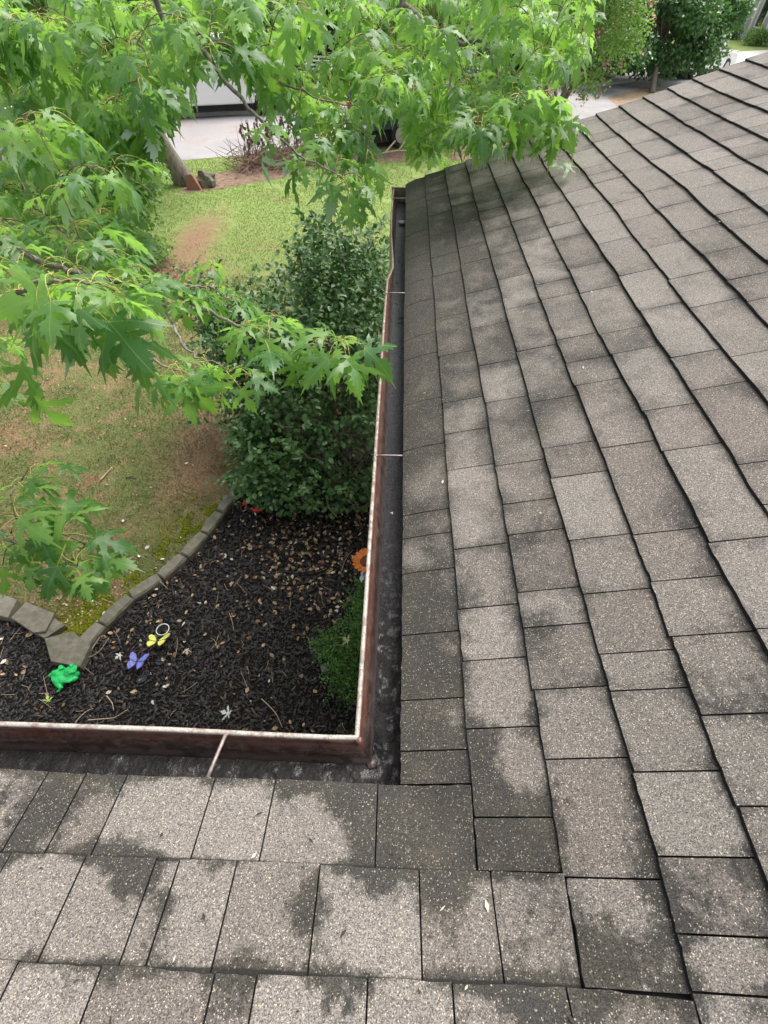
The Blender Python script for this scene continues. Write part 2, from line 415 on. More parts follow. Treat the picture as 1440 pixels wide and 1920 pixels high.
class MB:
    """collects shapes into one mesh"""
    def __init__(s): s.v = []; s.f = []; s.mi = []
    def add(s, V, F, m=0):
        o = len(s.v); s.v += [tuple(map(float, p)) for p in V]; s.f += [tuple(i + o for i in f) for f in F]; s.mi += [m] * len(F)
    def box(s, c, d, rz=0, m=0, taper=1.0, rot=None):
        x, y, z = d[0] / 2, d[1] / 2, d[2] / 2
        V = [Vector((sx * x * (taper if sz > 0 else 1), sy * y * (taper if sz > 0 else 1), sz * z)) for sz in (-1, 1) for sx, sy in ((-1, -1), (1, -1), (1, 1), (-1, 1))]
        Rm = rot if rot is not None else Matrix.Rotation(rz, 3, 'Z')
        s.add([Rm @ v + Vector(c) for v in V], [(3, 2, 1, 0), (4, 5, 6, 7), (0, 1, 5, 4), (1, 2, 6, 5), (2, 3, 7, 6), (3, 0, 4, 7)], m)
    def tube(s, pts, rad, n=6, m=0, cap=True):
        pts = [np.array(p, float) for p in pts]
        if not hasattr(rad, '__len__'): rad = [rad] * len(pts)
        rings = []; prev = None
        for i, p in enumerate(pts):
            t = unit(pts[min(i + 1, len(pts) - 1)] - pts[max(i - 1, 0)])
            h = np.array([0, 0, 1.0]) if abs(t[2]) < .9 else np.array([1.0, 0, 0])
            if prev is not None: h = prev
            x = np.cross(t, h); x = x / (np.linalg.norm(x) + 1e-9); y = np.cross(t, x); prev = np.cross(x, t)
            rings.append([p + rad[i] * (math.cos(a) * x + math.sin(a) * y) for a in np.arange(n) * 2 * math.pi / n])
        V = [q for r in rings for q in r]; F = []
        for i in range(len(pts) - 1):
            for j in range(n):
                a, b = i * n + j, i * n + (j + 1) % n
                F.append((a, b, b + n, a + n))
        if cap: F += [tuple(range(n))[::-1], tuple(range((len(pts) - 1) * n, len(pts) * n))]
        s.add(V, F, m)
    def lathe(s, prof, c, n=20, m=0):
        V = []; F = []
        for r, z in prof:
            V += [(c[0] + r * math.cos(2 * math.pi * k / n), c[1] + r * math.sin(2 * math.pi * k / n), c[2] + z) for k in range(n)]
        for i in range(len(prof) - 1):
            for k in range(n):
                a, b = i * n + k, i * n + (k + 1) % n
                F.append((a, b, b + n, a + n))
        s.add(V, F, m)
    def ball(s, c, r, n=10, m=0, rot=None, noise=0.0):
        V = []; F = []; k2 = 2 * n
        for i in range(n + 1):
            th = math.pi * i / n
            for k in range(k2):
                ph = 2 * math.pi * k / k2
                v = Vector((math.sin(th) * math.cos(ph), math.sin(th) * math.sin(ph), math.cos(th)))
                q = 1 + noise * math.sin(5 * v.x + 3 * v.y + c[0] * 17) * math.cos(4 * v.z + c[1] * 11)
                v = Vector((v.x * r[0] * q, v.y * r[1] * q, v.z * r[2] * q))
                if rot is not None: v = rot @ v
                V.append(v + Vector(c))
        for i in range(n):
            for k in range(k2):
                a, b = i * k2 + k, i * k2 + (k + 1) % k2
                F.append((a, a + k2, b + k2, b))
        s.add(V, F, m)
    def sheet(s, pts, z, m=0):
        s.add([(p[0], p[1], z) for p in pts], [tuple(range(len(pts)))], m)
    def prism(s, pts, z0, z1, m=0):
        n = len(pts)
        V = [(p[0], p[1], z0) for p in pts] + [(p[0], p[1], z1) for p in pts]
        s.add(V, [tuple(range(n))[::-1], tuple(range(n, 2 * n))] + [(i, (i + 1) % n, (i + 1) % n + n, i + n) for i in range(n)], m)
    def mesh(s, name, mats, smooth=False):
        me = bpy.data.meshes.new(name); me.from_pydata(s.v, [], s.f)
        for mm in (mats if isinstance(mats, (list, tuple)) else [mats]): me.materials.append(mm)
        me.polygons.foreach_set('material_index', s.mi)
        if smooth: me.polygons.foreach_set('use_smooth', [True] * len(s.f))
        me.update(); return me
    def obj(s, name, mats, parent=None, smooth=False, bevel=0, origin=None):
        me = s.mesh(name, mats, smooth)
        o = link(name, me)
        if origin is not None:
            me.transform(Matrix.Translation(-Vector(origin))); o.location = origin
        if parent is not None: child_at(o, parent)
        if bevel:
            b = o.modifiers.new('bevel', 'BEVEL'); b.width = bevel; b.segments = 2; b.limit_method = 'ANGLE'
        return o

def smooth_path(pts, k=6):
    pts = [np.array(p, float) for p in pts]
    P = [2 * pts[0] - pts[1]] + pts + [2 * pts[-1] - pts[-2]]
    out = []
    for i in range(1, len(P) - 2):
        for t in np.arange(k) / k:
            a, b, c, d = P[i - 1:i + 3]
            out.append(.5 * ((2 * b) + (-a + c) * t + (2 * a - 5 * b + 4 * c - d) * t * t + (-a + 3 * b - 3 * c + d) * t ** 3))
    out.append(pts[-1]); return out

# ------------------------------------------------------------------ setting: ground, bed, road
def inpoly(P, poly):
    x, y = P[:, 0], P[:, 1]; ins = np.zeros(len(P), bool); n = len(poly)
    for i in range(n):
        x1, y1 = poly[i]; x2, y2 = poly[(i + 1) % n]
        c = ((y1 > y) != (y2 > y)) & (x < (x2 - x1) * (y - y1) / (y2 - y1 + 1e-12) + x1)
        ins ^= c
    return ins
g = MB(); g.sheet([(-220, -60), (220, -60), (220, 260), (-220, 260)], 0)
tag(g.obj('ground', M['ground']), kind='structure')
BED = [(.5, -.5), (.5, 4.9), (-.85, 4.6), (-1.3, 4.0), (-1.62, 3.25), (-1.72, 2.9), (-1.82, 2.6), (-1.93, 2.3), (-2.1, 2.05), (-2.32, 1.85), (-2.46, 1.6), (-2.66, 1.32),
       (-2.86, 1.5), (-3.04, 1.62), (-3.3, 1.78), (-3.6, 1.95), (-4.6, 2.4), (-4.6, -.5)]
g = MB(); g.sheet(BED, .006); tag(g.obj('mulch_bed', M['soil']), kind='structure')
ROADN = [(-40, -9), (-12, 11.6), (-6.0, 15.4), (-3.6, 16.6), (-1.2, 17.2), (4, 19.9), (9, 22.8), (14, 27), (60, 60)]
ROADF = [(-42, -4), (-15.5, 16.6), (-8.8, 19.8), (-6.2, 21.0), (-3.5, 21.8), (1.5, 24.3), (6.5, 27.5), (11.5, 31.5), (57, 64)]
V = [(x, y, .004) for x, y in ROADN] + [(x, y, .004) for x, y in ROADF]
n = len(ROADN)
g = MB(); g.add(V, [(i, i + 1, i + 1 + n, i + n) for i in range(n - 1)])
tag(g.obj('road', M['asphalt']), kind='structure')
g = MB(); g.sheet([(9.5, 30.8), (13.0, 29.0), (20, 35.5), (30, 42), (44, 50), (40, 56), (27, 48), (17, 42)], .008)
tag(g.obj('parking_area', M['concrete']), kind='structure')
def kerb(line, off, name):
    g = MB()
    for (a, b) in zip(line[:-1], line[1:]):
        a = np.array(a, float); b = np.array(b, float); d = unit(b - a); L = np.linalg.norm(b - a)
        c = (a + b) / 2 + np.array([-d[1], d[0]]) * off
        g.box((c[0], c[1], .05), (L, .15, .12), math.atan2(d[1], d[0]))
    tag(g.obj(name, M['concrete']), kind='structure')
kerb(ROADF[1:-1], .08, 'kerb')

# strips of pine straw and clay between lawn and road
STRAW = [(-5.2, 12.7), (-4.5, 13.1), (-3.2, 14.1), (-1.7, 15.75), (1.7, 16.4), (4.6, 18.6), (9.6, 23.6), (9.0, 24.6), (3.8, 19.5), (1.0, 17.6), (-1.2, 16.9), (-3.3, 16.0), (-4.6, 14.6), (-5.4, 13.6)]
g = MB(); g.sheet(STRAW, .005); tag(g.obj('pine_straw_border', simple('straw_mulch', (.21, .140, .095), .95, scale=8, var=.35, bump=.8, bd=.02)), kind='structure')
g = MB(); g.sheet([(8.5, 22.8), (11.5, 24.4), (14.0, 28.6), (11.5, 30), (8.8, 27)], .0065)
tag(g.obj('bare_soil_patch', simple('dry_straw_ground', (.30, .22, .14), .95, scale=5, var=.35, bump=.8, bd=.02)), kind='structure')

# grass blades -------------------------------------------------------------
BLADE = np.array([(-.5, 0, 0), (.5, 0, 0), (.12, .35, .75), (-.1, .8, 1.0)], float)
BLADEF = np.array([(0, 1, 2), (0, 2, 3)])
def vnoise(P, s, seed=0):
    P = P * s; i = np.floor(P).astype(int); f = P - i; f = f * f * (3 - 2 * f)
    def h(a, b):
        x = np.sin(a * 127.1 + b * 311.7 + seed * 74.7) * 43758.5453
        return x - np.floor(x)
    a, b, c, d = h(i[:, 0], i[:, 1]), h(i[:, 0] + 1, i[:, 1]), h(i[:, 0], i[:, 1] + 1), h(i[:, 0] + 1, i[:, 1] + 1)
    return (a * (1 - f[:, 0]) + b * f[:, 0]) * (1 - f[:, 1]) + (c * (1 - f[:, 0]) + d * f[:, 0]) * f[:, 1]
def grass(name, n, box, w, h, mat, cond, label):
    P = np.column_stack([RNG.uniform(box[0], box[1], n), RNG.uniform(box[2], box[3], n)])
    P = P[~inpoly(P, BED)]; P = P[cond(P)]
    k = len(P); az = RNG.uniform(0, 2 * math.pi, k); sc_ = RNG.uniform(.5, 1.3, k)
    X = np.stack([np.cos(az) * w, np.sin(az) * w, np.zeros(k)], 1)
    Y = np.stack([-np.sin(az) * h, np.cos(az) * h, np.zeros(k)], 1) * sc_[:, None]
    Z = np.stack([RNG.normal(0, .3, k) * h, RNG.normal(0, .3, k) * h, h * np.ones(k)], 1) * sc_[:, None]
    Vv, Ff, tn, _ = scatter(BLADE, BLADEF, np.stack([X, Y, Z], -1), np.column_stack([P, np.full(k, .001)]))
    o = link(name, npmesh(name, Vv, Ff, mat, attrs={'tone': tn}))
    tag(o, label, 'grass', kind='stuff')
def straw_zone(P): return inpoly(P, STRAW) | inpoly(P, list(ROADN) + list(ROADF)[::-1])
clear = lambda P: vnoise(P, 1.1, 3) * .6 + vnoise(P, 4.5, 5) * .4
clay_spots = lambda P: np.minimum((((P[:, 0] + 4.1) / .6) ** 2 + ((P[:, 1] - 10.0) / 2.1) ** 2), (((P[:, 0] + 3.7) / .8) ** 2 + ((P[:, 1] - 8.) / 1.3) ** 2)) + (vnoise(P, 3.5, 8) - .5) * 1.2 + RNG.normal(0, .35, len(P)) < .8
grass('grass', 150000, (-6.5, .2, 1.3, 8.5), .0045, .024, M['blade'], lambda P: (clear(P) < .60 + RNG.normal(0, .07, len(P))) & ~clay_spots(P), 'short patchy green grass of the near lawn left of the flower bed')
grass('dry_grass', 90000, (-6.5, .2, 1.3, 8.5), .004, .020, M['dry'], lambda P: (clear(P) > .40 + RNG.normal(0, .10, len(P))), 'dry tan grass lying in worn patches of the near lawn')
grass('far_grass', 170000, (-12, 5, 7.5, 18), .009, .028, M['bladefar'], lambda P: ~straw_zone(P) & ~clay_spots(P) & (clear(P) < .74), 'bright green mown grass of the lawn in front of the road')
# moss along the edging stones
n = 60000
E0 = np.array(BED[3:13]); seg = RNG.integers(0, len(E0) - 1, n); t = RNG.random(n)[:, None]
P = E0[seg] * (1 - t) + E0[seg + 1] * t + np.column_stack([-np.abs(RNG.gamma(2.0, .075, n)) - .05, np.abs(RNG.normal(0, .05, n)) + .0])
P = P[(~inpoly(P, BED)) & (vnoise(P, 4, 9) * .6 + vnoise(P, 14, 2) * .4 > .44)]
k = len(P); az = RNG.uniform(0, 6.28, k)
s_ = RNG.uniform(.5, 1.2, k) * .015
Vv, Ff, tn, _ = scatter(BLADE, BLADEF, np.stack([np.stack([np.cos(az) * s_ * .6, np.sin(az) * s_ * .6, 0 * az], 1), np.stack([-np.sin(az) * s_, np.cos(az) * s_, 0 * az], 1), np.stack([0 * az, 0 * az, s_ * 1.1], 1)], -1), np.column_stack([P, np.full(k, .001)]))
tag(link('moss', npmesh('moss', Vv, Ff, M['moss'], attrs={'tone': tn})), 'yellow green moss along the grey edging stones', 'moss', kind='stuff')

# mulch chips and litter -----------------------------------------------------
CHIP = np.array([(-.5, -.5, 0), (.5, -.4, 0), (.45, .5, 0), (-.4, .45, 0), (-.45, -.3, 1), (.4, -.35, .8), (.4, .35, 1), (-.35, .3, .7)], float)
CHIPF = np.array([(4, 5, 6, 7), (0, 1, 5, 4), (1, 2, 6, 5), (2, 3, 7, 6), (3, 0, 4, 7)])
n = 60000
P = np.column_stack([RNG.uniform(-4.2, .3, n), RNG.uniform(-.2, 4.8, n)]); P = P[inpoly(P, BED)]; k = len(P)
az = RNG.uniform(0, 6.28, k); Ln = RNG.gamma(4, .0062, k) + .007; W = Ln * RNG.uniform(.18, .4, k)
Yd = np.stack([np.cos(az), np.sin(az), RNG.normal(0, .22, k)], 1); Mx = frames(Yd, np.array([0, 0, 1.0]) + RNG.normal(0, .3, (k, 3)))
Mx = np.stack([Mx[..., 0] * W[:, None], Mx[..., 1] * Ln[:, None], Mx[..., 2] * (W * .5)[:, None]], -1)
Vv, Ff, tn, _ = scatter(CHIP, CHIPF, Mx, np.column_stack([P, RNG.uniform(.006, .022, k)]))
tag(link('mulch_chips', npmesh('mulch_chips', Vv, Ff, M['chip'], attrs={'tone': tn})), 'dark wood mulch chips covering the flower bed', 'mulch', kind='stuff')
LIT = np.array([(0, -.5, 0), (.3, -.1, .12), (.22, .3, .05), (0, .55, .1), (-.26, .25, .1), (-.3, -.15, 0)], float)
LITF = np.array([(0, 1, 5), (1, 2, 5), (5, 2, 4), (2, 3, 4)])
def litter(name, P, smin, smax, z, mat, label, cat):
    k = len(P); az = RNG.uniform(0, 6.28, k); s_ = RNG.uniform(smin, smax, k)
    Yd = np.stack([np.cos(az), np.sin(az), RNG.normal(0, .3, k)], 1); Mx = frames(Yd, np.array([0, 0, 1.0]) + RNG.normal(0, .35, (k, 3))) * s_[:, None, None]
    Vv, Ff, tn, _ = scatter(LIT, LITF, Mx, np.column_stack([P, np.full(k, z) + RNG.uniform(0, .012, k)]))
    return tag(link(name, npmesh(name, Vv, Ff, mat, attrs={'tone': tn})), label, cat, kind='stuff')
P1 = np.column_stack([RNG.uniform(-4.2, .3, 700), RNG.uniform(-.2, 4.8, 700)]); P2 = np.column_stack([RNG.normal(-.75, .42, 560), RNG.normal(2.55, .42, 560)])
P3 = np.column_stack([RNG.normal(-2.5, .5, 100), RNG.normal(1.6, .4, 100)])
P = np.vstack([P1, P2, P3]); P = P[inpoly(P, BED)]
litter('leaf_litter', P, .020, .054, .016, M['litter'], 'small tan fallen leaves scattered over the dark mulch', 'leaf litter')
P = np.column_stack([RNG.uniform(-5, -1.2, 420), RNG.uniform(1.5, 8.5, 420)])
P4 = np.column_stack([RNG.normal(-2.75, .22, 260), RNG.normal(1.85, .22, 260)]); P = np.vstack([P, P4]); P = P[~inpoly(P, BED)]
litter('lawn_litter', P, .014, .034, .008, M['litter'], 'pale dry leaf bits lying on the worn near lawn', 'leaf litter')

# ------------------------------------------------------------------ house: roof, shingles, gutters
SL = R_(19.0655); TS = math.tan(SL); EC = .143 * math.cos(SL); RAKE = 3.843
def zroof(x, y):
    a, b = x * TS, -y * TS
    k = .006
    m = np.maximum(a, b); d = np.abs(a - b)
    z = m + np.maximum(0, k - d) ** 2 / (4 * k)
    # gentle old-roof waviness and the soft droop of the first course along the far eave
    z = z + .004 * np.sin(x * 2.1 + y * 2.3) * np.sin(y * 1.1 - x * 1.9 + 1.1) * np.clip(np.maximum(x, -y) * 3, 0, 1)
    u = np.clip(1 - x / (.42 * EC), 0, 1)
    z = z - .018 * u * u * np.clip((y - .2) / 1.2, 0, 1)
    return EZ + z
house = empty('house', (2.0, 0.0, 0.0))
tag(house, 'house with weathered grey brown shingle roof and brown gutters seen from its own roof', 'house')
# deck
gx = np.array([-2.9, -1.5, -.6, -.2, 0, .1, .2, .35, .6, 1, 1.6, 2.4, 3.4, 4.4]); gy = np.array([-4.4, -3.4, -2.4, -1.6, -1, -.6, -.35, -.2, -.1, 0, .4, 1, 1.8, 2.6, 3.2, RAKE - .012])
vv = []; idx = {}
for i, x in enumerate(gx):
    for j, y in enumerate(gy):
        if x < -1e-6 and y > 1e-6: continue
        xx, yy = (x + .014 if abs(x) < 1e-6 and y >= 0 else x), (y - .014 if abs(y) < 1e-6 and x <= 0 else y)
        idx[i, j] = len(vv); vv.append((xx, yy, EZ + max(xx * TS, -yy * TS) - .012))
diag = lambda i, j: abs(gx[i] + gy[j + 1]) < 1e-6 and abs(gx[i + 1] + gy[j]) < 1e-6
ff = [(idx[i, j], idx[i + 1, j], idx[i + 1, j + 1], idx[i, j + 1]) for i in range(len(gx) - 1) for j in range(len(gy) - 1) if all(q in idx for q in ((i, j), (i + 1, j), (i + 1, j + 1), (i, j + 1))) and not diag(i, j)]
for i in range(len(gx) - 1):
    for j in range(len(gy) - 1):
        if diag(i, j) and (i, j) in idx:
            ff += [(idx[i, j], idx[i + 1, j], idx[i, j + 1]), (idx[i + 1, j], idx[i + 1, j + 1], idx[i, j + 1])]
g = MB(); g.add(vv, ff)
roof = g.obj('roof', M['deck'], house, origin=(0, 0, EZ))
sm = roof.modifiers.new('thickness', 'SOLIDIFY'); sm.thickness = .02; sm.offset = -1
# other slopes, walls
g = MB()
g.box((4.6, -.6, EZ / 2 - .02), (8.4, 8.5, EZ - .05)); g.box((-1.1, -2.6, EZ / 2 - .02), (3.2, 4.5, EZ - .05))
g.obj('wall', M['siding'], house)
g = MB()
zr = EZ + 4.4 * TS
g.add([(4.4, RAKE - .012, zr - .012), (8.8, RAKE - .012, EZ), (8.8, -4.4, EZ), (4.4, -4.4, zr - .012)], [(0, 3, 2, 1)])
g.add([(4.4, RAKE - .35, zr - .05), (.35, RAKE - .35, EZ - .03), (8.5, RAKE - .35, EZ - .03)], [(0, 1, 2)])
g.obj('gable', M['siding'], house)
g = MB()
g.box((.028, (RAKE + .02) / 2, EZ - .085), (.022, RAKE - .05, .15)); g.box((-1.45, -.028, EZ - .085), (2.9, .022, .15))
g.add([(.03, RAKE - .03, EZ - .16), (4.4, RAKE - .03, zr - .17), (4.4, RAKE - .03, zr - .03), (.03, RAKE - .03, EZ - .02)], [(0, 1, 2, 3)])
g.add([(.03, -.03, EZ - .158), (.36, .3, EZ - .158), (.36, RAKE, EZ - .158), (.03, RAKE, EZ - .158)], [(0, 1, 2, 3)])
g.add([(-2.9, -.03, EZ - .158), (-2.9, -.4, EZ - .158), (.36, -.4, EZ - .158), (.36, .3, EZ - .158), (.03, -.03, EZ - .158)], [(0, 1, 2, 3, 4)])
g.obj('fascia', M['fascia'], house)

JA = {0: [0.0, .061, .164, .319, .496, .614, .70, .984, 1.231, 1.533, 1.689, 1.991, 2.209, 2.505, 2.768, 2.847, 3.123, 3.405],
      1: [-.135, -.056, .097, .24, .37, .547, .844, 1.014, 1.181, 1.481, 1.779, 2.191, 2.409, 2.704, 3.017, 3.299],
      2: [-.2703, -.141, .035, .165, .303, .394, .565, .671, .823, 1.13, 1.353, 1.625, 1.926, 2.232, 2.425, 2.751, 3.052],
      3: [-.4055, -.266, -.205, -.112, .009, .151, .227, .369, .52, .735, .858, 1.079, 1.385, 1.702, 1.967, 2.215],
      4: [-.5406, -.40, -.25, -.045, .097, .25, .379]}
JB = {0: [-.697, -.622, -.541, -.366, -.246, -.043, .135], 1: [-.543, -.421, -.381, -.282, -.138, .033, .155, .27],
      2: [-.566, -.442, -.273, -.211, -.048, .076, .243, .4055]}
tabs = []
def extend(lst, end, step=1):
    x = lst[-1]
    while (end - x) * step > .34:
        x += step * random.choice((.13, .17, .21, .30, .305, .27, .15)); lst.append(x)
    lst.append(end); return lst
for j in range(0, 27):
    lst = list(JA.get(j, [-j * EC])); lst = extend(lst, RAKE + random.uniform(-.006, .006))
    if j > 4 or j == 4: pass
    for a, b in zip(lst[:-1], lst[1:]): tabs.append(('A', j, a, b))
for i in range(0, 24):
    end = (i + 1) * EC
    lst = list(JB.get(i, [end]))
    lst = extend(lst[::-1], -2.85, -1)[::-1]
    for a, b in zip(lst[:-1], lst[1:]): tabs.append(('B', i, a, b))
tabs = [t for t in tabs if t[3] - t[2] > .01]
LH = .0088
def roof_px(x, y, side):
    r = ray(x, y)
    if side == 'A': k = (EZ + CAMP[0] * TS - CAMP[2]) / (r[2] - r[0] * TS)
    else: k = (EZ - CAMP[1] * TS - CAMP[2]) / (r[2] + r[1] * TS)
    return (CAMP + r * k)[:2]
STAINS = {'B': [(70, 1540, .035, .5), (105, 1500, .03, .5), (20, 1600, .03, .4), (245, 1628, .045, .75), (205, 1600, .03, .5), (310, 1700, .022, .55), (300, 1760, .022, .5), (640, 1510, .05, .5), (700, 1580, .05, .6), (560, 1490, .03, .5),
                (590, 1700, .04, .6), (560, 1660, .03, .5), (460, 1815, .04, .6), (600, 1830, .04, .5), (800, 1560, .06, .55), (820, 1670, .05, .5), (700, 1660, .03, .4), (850, 1800, .04, .35), (400, 1640, .025, .5), (130, 1830, .035, .5), (210, 1860, .02, .4),
                (60, 1790, .025, .5), (1000, 1870, .05, .4), (440, 1690, .012, .5), (640, 1890, .03, .45), (165, 1590, .02, .4),
                (330, 1560, .07, -.3), (440, 1560, .04, -.3), (580, 1590, .04, -.4), (150, 1700, .06, -.3), (680, 1760, .04, -.3), (370, 1720, .04, -.2)],
          'A': [(800, 1380, .07, .4), (820, 1280, .06, .35), (790, 1130, .06, .35), (905, 1400, .035, .5), (930, 1500, .04, .45), (960, 1560, .05, .35), (880, 1200, .03, .3), (1000, 1490, .02, .3), (1180, 1790, .05, .5), (1100, 1790, .04, .5), (1030, 1560, .03, .4),
                (1090, 680, .10, .5), (1060, 740, .08, .45), (960, 640, .10, .4), (1200, 750, .08, .35), (1010, 800, .08, .4), (1150, 600, .10, .3), (900, 440, .22, .35), (860, 500, .18, .35), (1230, 640, .08, .3), (920, 1010, .04, .35), (990, 1010, .03, .3), (1060, 930, .05, .3), (1290, 560, .1, .25), (1380, 480, .1, .2),
                (985, 1430, .035, -.45), (935, 1290, .05, -.45), (850, 1080, .03, -.3), (1150, 1500, .05, -.3), (960, 860, .06, -.35), (870, 900, .04, -.3), (1090, 1210, .06, -.3), (1080, 800, .05, -.3)]}
STAINS = {k: [(*roof_px(x, y, k), r, w) for x, y, r, w in v] for k, v in STAINS.items()}
def tab_mesh(kind, k, a, b, nu, nv):
    """slab resting on the roof: u along the eave, v upslope; ragged butt edge, raised above the course below"""
    gap = .0014
    us = np.linspace(a + gap, b - gap, nu + 1)
    vs = np.array([0, .04, .14, .38, .64, .85, .94, .962, .985, 1.13]) if nv > 3 else np.array([0, .08, .5, .88, .955, .985, 1.13])
    tone = random.random() ** .8; lift = random.uniform(0, .0015)
    wob = np.array([.0020 * math.sin(u * (2.3 + .37 * (k % 5)) + k * 2.7) + .0016 * math.sin(u * (6.1 + .9 * (k % 4)) + k * 5.3) + .0010 * math.sin(u * 19 + k * 3.1) for u in us]) * (1.15 if kind == 'A' and k > 4 else .7) + random.uniform(-.0018, .0018) + np.linspace(-1, 1, nu + 1) * random.uniform(-.0015, .0015)
    if k == 0: wob = wob * .3 + .0015
    rag = RNG.normal(0, .0007, nu + 1)
    top = []; gr = []; ed = []
    for iv, v in enumerate(vs):
        for iu, u in enumerate(us):
            vv_ = (k + v) * EC + (wob[iu]) * (1 - v / 1.13 * .0) + (rag[iu] if iv == 0 else 0)
            x, y = (vv_, u) if kind == 'A' else (u, -vv_)
            if k == 0 and v == 0 and kind == 'B': y -= .002 * math.sin(u * 8)
            hgt = (LH + lift) * (1 - min(v, 1.0)) + .0012 + (.0 if v <= 1 else -.002)
            z = float(zroof(np.float64(x), np.float64(y))) + hgt
            top.append((x, y, z))
            val = abs(x + y)
            eave = vv_
            f = .30 * math.exp(-(val / .15) ** 2) - .10
            if kind == 'A':
                f += .46 * math.exp(-(x / .13) ** 2) + .66 * math.exp(-(x / .50) ** 2) * min(1, max(0, (y - .5) / 1.2)) - .22 * min(1, x / .9)
                f += .42 * math.exp(-((y + .02) / .12) ** 2 - (x / .11) ** 2)
                f += .16 * math.exp(-((y - .62) / .22) ** 2 - ((x - .33) / .16) ** 2)
            else:
                f += .40 * math.exp(-(y / .035) ** 2) - .10
                f += .35 * math.exp(-((x + .63) / .07) ** 2 - ((y + .06) / .06) ** 2) + .4 * math.exp(-((x + .42) / .05) ** 2 - ((y + .15) / .05) ** 2)
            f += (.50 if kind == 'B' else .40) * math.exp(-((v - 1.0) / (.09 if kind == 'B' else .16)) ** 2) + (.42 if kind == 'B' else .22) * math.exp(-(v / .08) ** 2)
            for (bx_, by_, br_, bw_) in STAINS[kind]:
                q_ = ((x - bx_) ** 2 + (y - by_) ** 2) / (br_ * br_)
                if q_ < 6: f += bw_ * math.exp(-q_)
            em = min(u - a, b - u)
            f += (.10 if kind == 'B' else .22) * math.exp(-(em / .022) ** 2) + (tone - .5) * -.22
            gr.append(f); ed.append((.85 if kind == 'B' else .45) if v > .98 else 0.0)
    n1 = len(top); V = list(top); th = .0052
    # skirt below the rim
    W = nu + 1; H = len(vs)
    rim = [i for i in range(W)] + [r * W + W - 1 for r in range(1, H)] + [(H - 1) * W + i for i in range(W - 2, -1, -1)] + [r * W for r in range(H - 2, 0, -1)]
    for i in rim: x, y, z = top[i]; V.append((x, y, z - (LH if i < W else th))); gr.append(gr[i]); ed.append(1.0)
    F4 = [(r * W + c, r * W + c + 1, (r + 1) * W + c + 1, (r + 1) * W + c) for r in range(H - 1) for c in range(W - 1)]
    if kind == 'A': F4 = [f[::-1] for f in F4]
    # duplicate rim tops so that the edge darkness stays on the side faces
    base = len(V)
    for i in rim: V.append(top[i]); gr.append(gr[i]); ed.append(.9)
    L = len(rim)
    for q in range(L):
        q2 = (q + 1) % L
        f = (base + q, n1 + q, n1 + q2, base + q2)
        F4.append(f if kind == 'B' else f[::-1])
    if kind == 'B': pass
    return np.array(V), np.array(F4), np.array(gr), np.full(len(V), tone), np.array(ed)
scored = []
for t in tabs:
    kind, k, a, b = t
    cs = []
    for u in (a, b):
        for v in (0, 1):
            vv_ = (k + v) * EC
            x, y = (vv_, u) if kind == 'A' else (u, -vv_)
            cs.append((x, y, EZ + max(x, -y) * TS))
    pxs = [proj(c) for c in cs]
    if min(p[2] for p in pxs) < .15: scored.append((0, t)); continue
    xs = [min(max(p[0], 0), 1440) for p in pxs]; ys = [min(max(p[1], 0), 1920) for p in pxs]
    scored.append(((max(xs) - min(xs)) * (max(ys) - min(ys)), t))
scored.sort(key=lambda s: -s[0])
def roof_obj(name, V, F4, gr, tn, ed):
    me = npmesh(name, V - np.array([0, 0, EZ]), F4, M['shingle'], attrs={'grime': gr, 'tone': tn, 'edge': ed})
    o = link(name, me); o.parent = roof; return o
rest = []
for r, (sv, t) in enumerate(scored):
    if r < 300 and sv > 0:
        big = sv > 9000
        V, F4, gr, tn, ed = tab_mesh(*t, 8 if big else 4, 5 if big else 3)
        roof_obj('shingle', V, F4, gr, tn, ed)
    else: rest.append(tab_mesh(*t, 3, 3))
off = 0; Vs = []; Fs = []
for V, F4, *_ in rest: Vs.append(V); Fs.append(F4 + off); off += len(V)
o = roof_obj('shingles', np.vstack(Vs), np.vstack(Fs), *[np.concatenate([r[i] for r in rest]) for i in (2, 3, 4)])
o['kind'] = 'stuff'
# crumbs lodged on the shingles: seeds, specks of leaf, grit
g = MB()
for k in range(150):
    if k % 3: x, y = random.uniform(-.05, 1.6), random.uniform(-.5, 3.4)
    else: x, y = random.uniform(-1.0, .3), random.uniform(-.5, -.02)
    if x < .01 and y > -.01: continue
    z = float(zroof(np.float64(x), np.float64(y))) - EZ + .0125; a = random.uniform(0, 6.28); L = random.uniform(.002, .009); w = L * random.uniform(.2, .5)
    c, s_ = math.cos(a), math.sin(a)
    g.add([(x - c * L, y - s_ * L, z), (x + s_ * w, y - c * w, z + .0012), (x + c * L, y + s_ * L, z + .0005), (x - s_ * w, y + c * w, z + .0008)], [(0, 1, 2, 3)], k % 2)
me = g.mesh('roof_crumbs', [simple('dark_crumb', (.03, .025, .02), .8), simple('pale_crumb', (.50, .46, .36), .8)])
o = link('roof_crumbs', me); o.location = (0, 0, EZ); tag(o, 'small crumbs of seed and leaf scattered over the roof shingles', 'debris', kind='stuff')
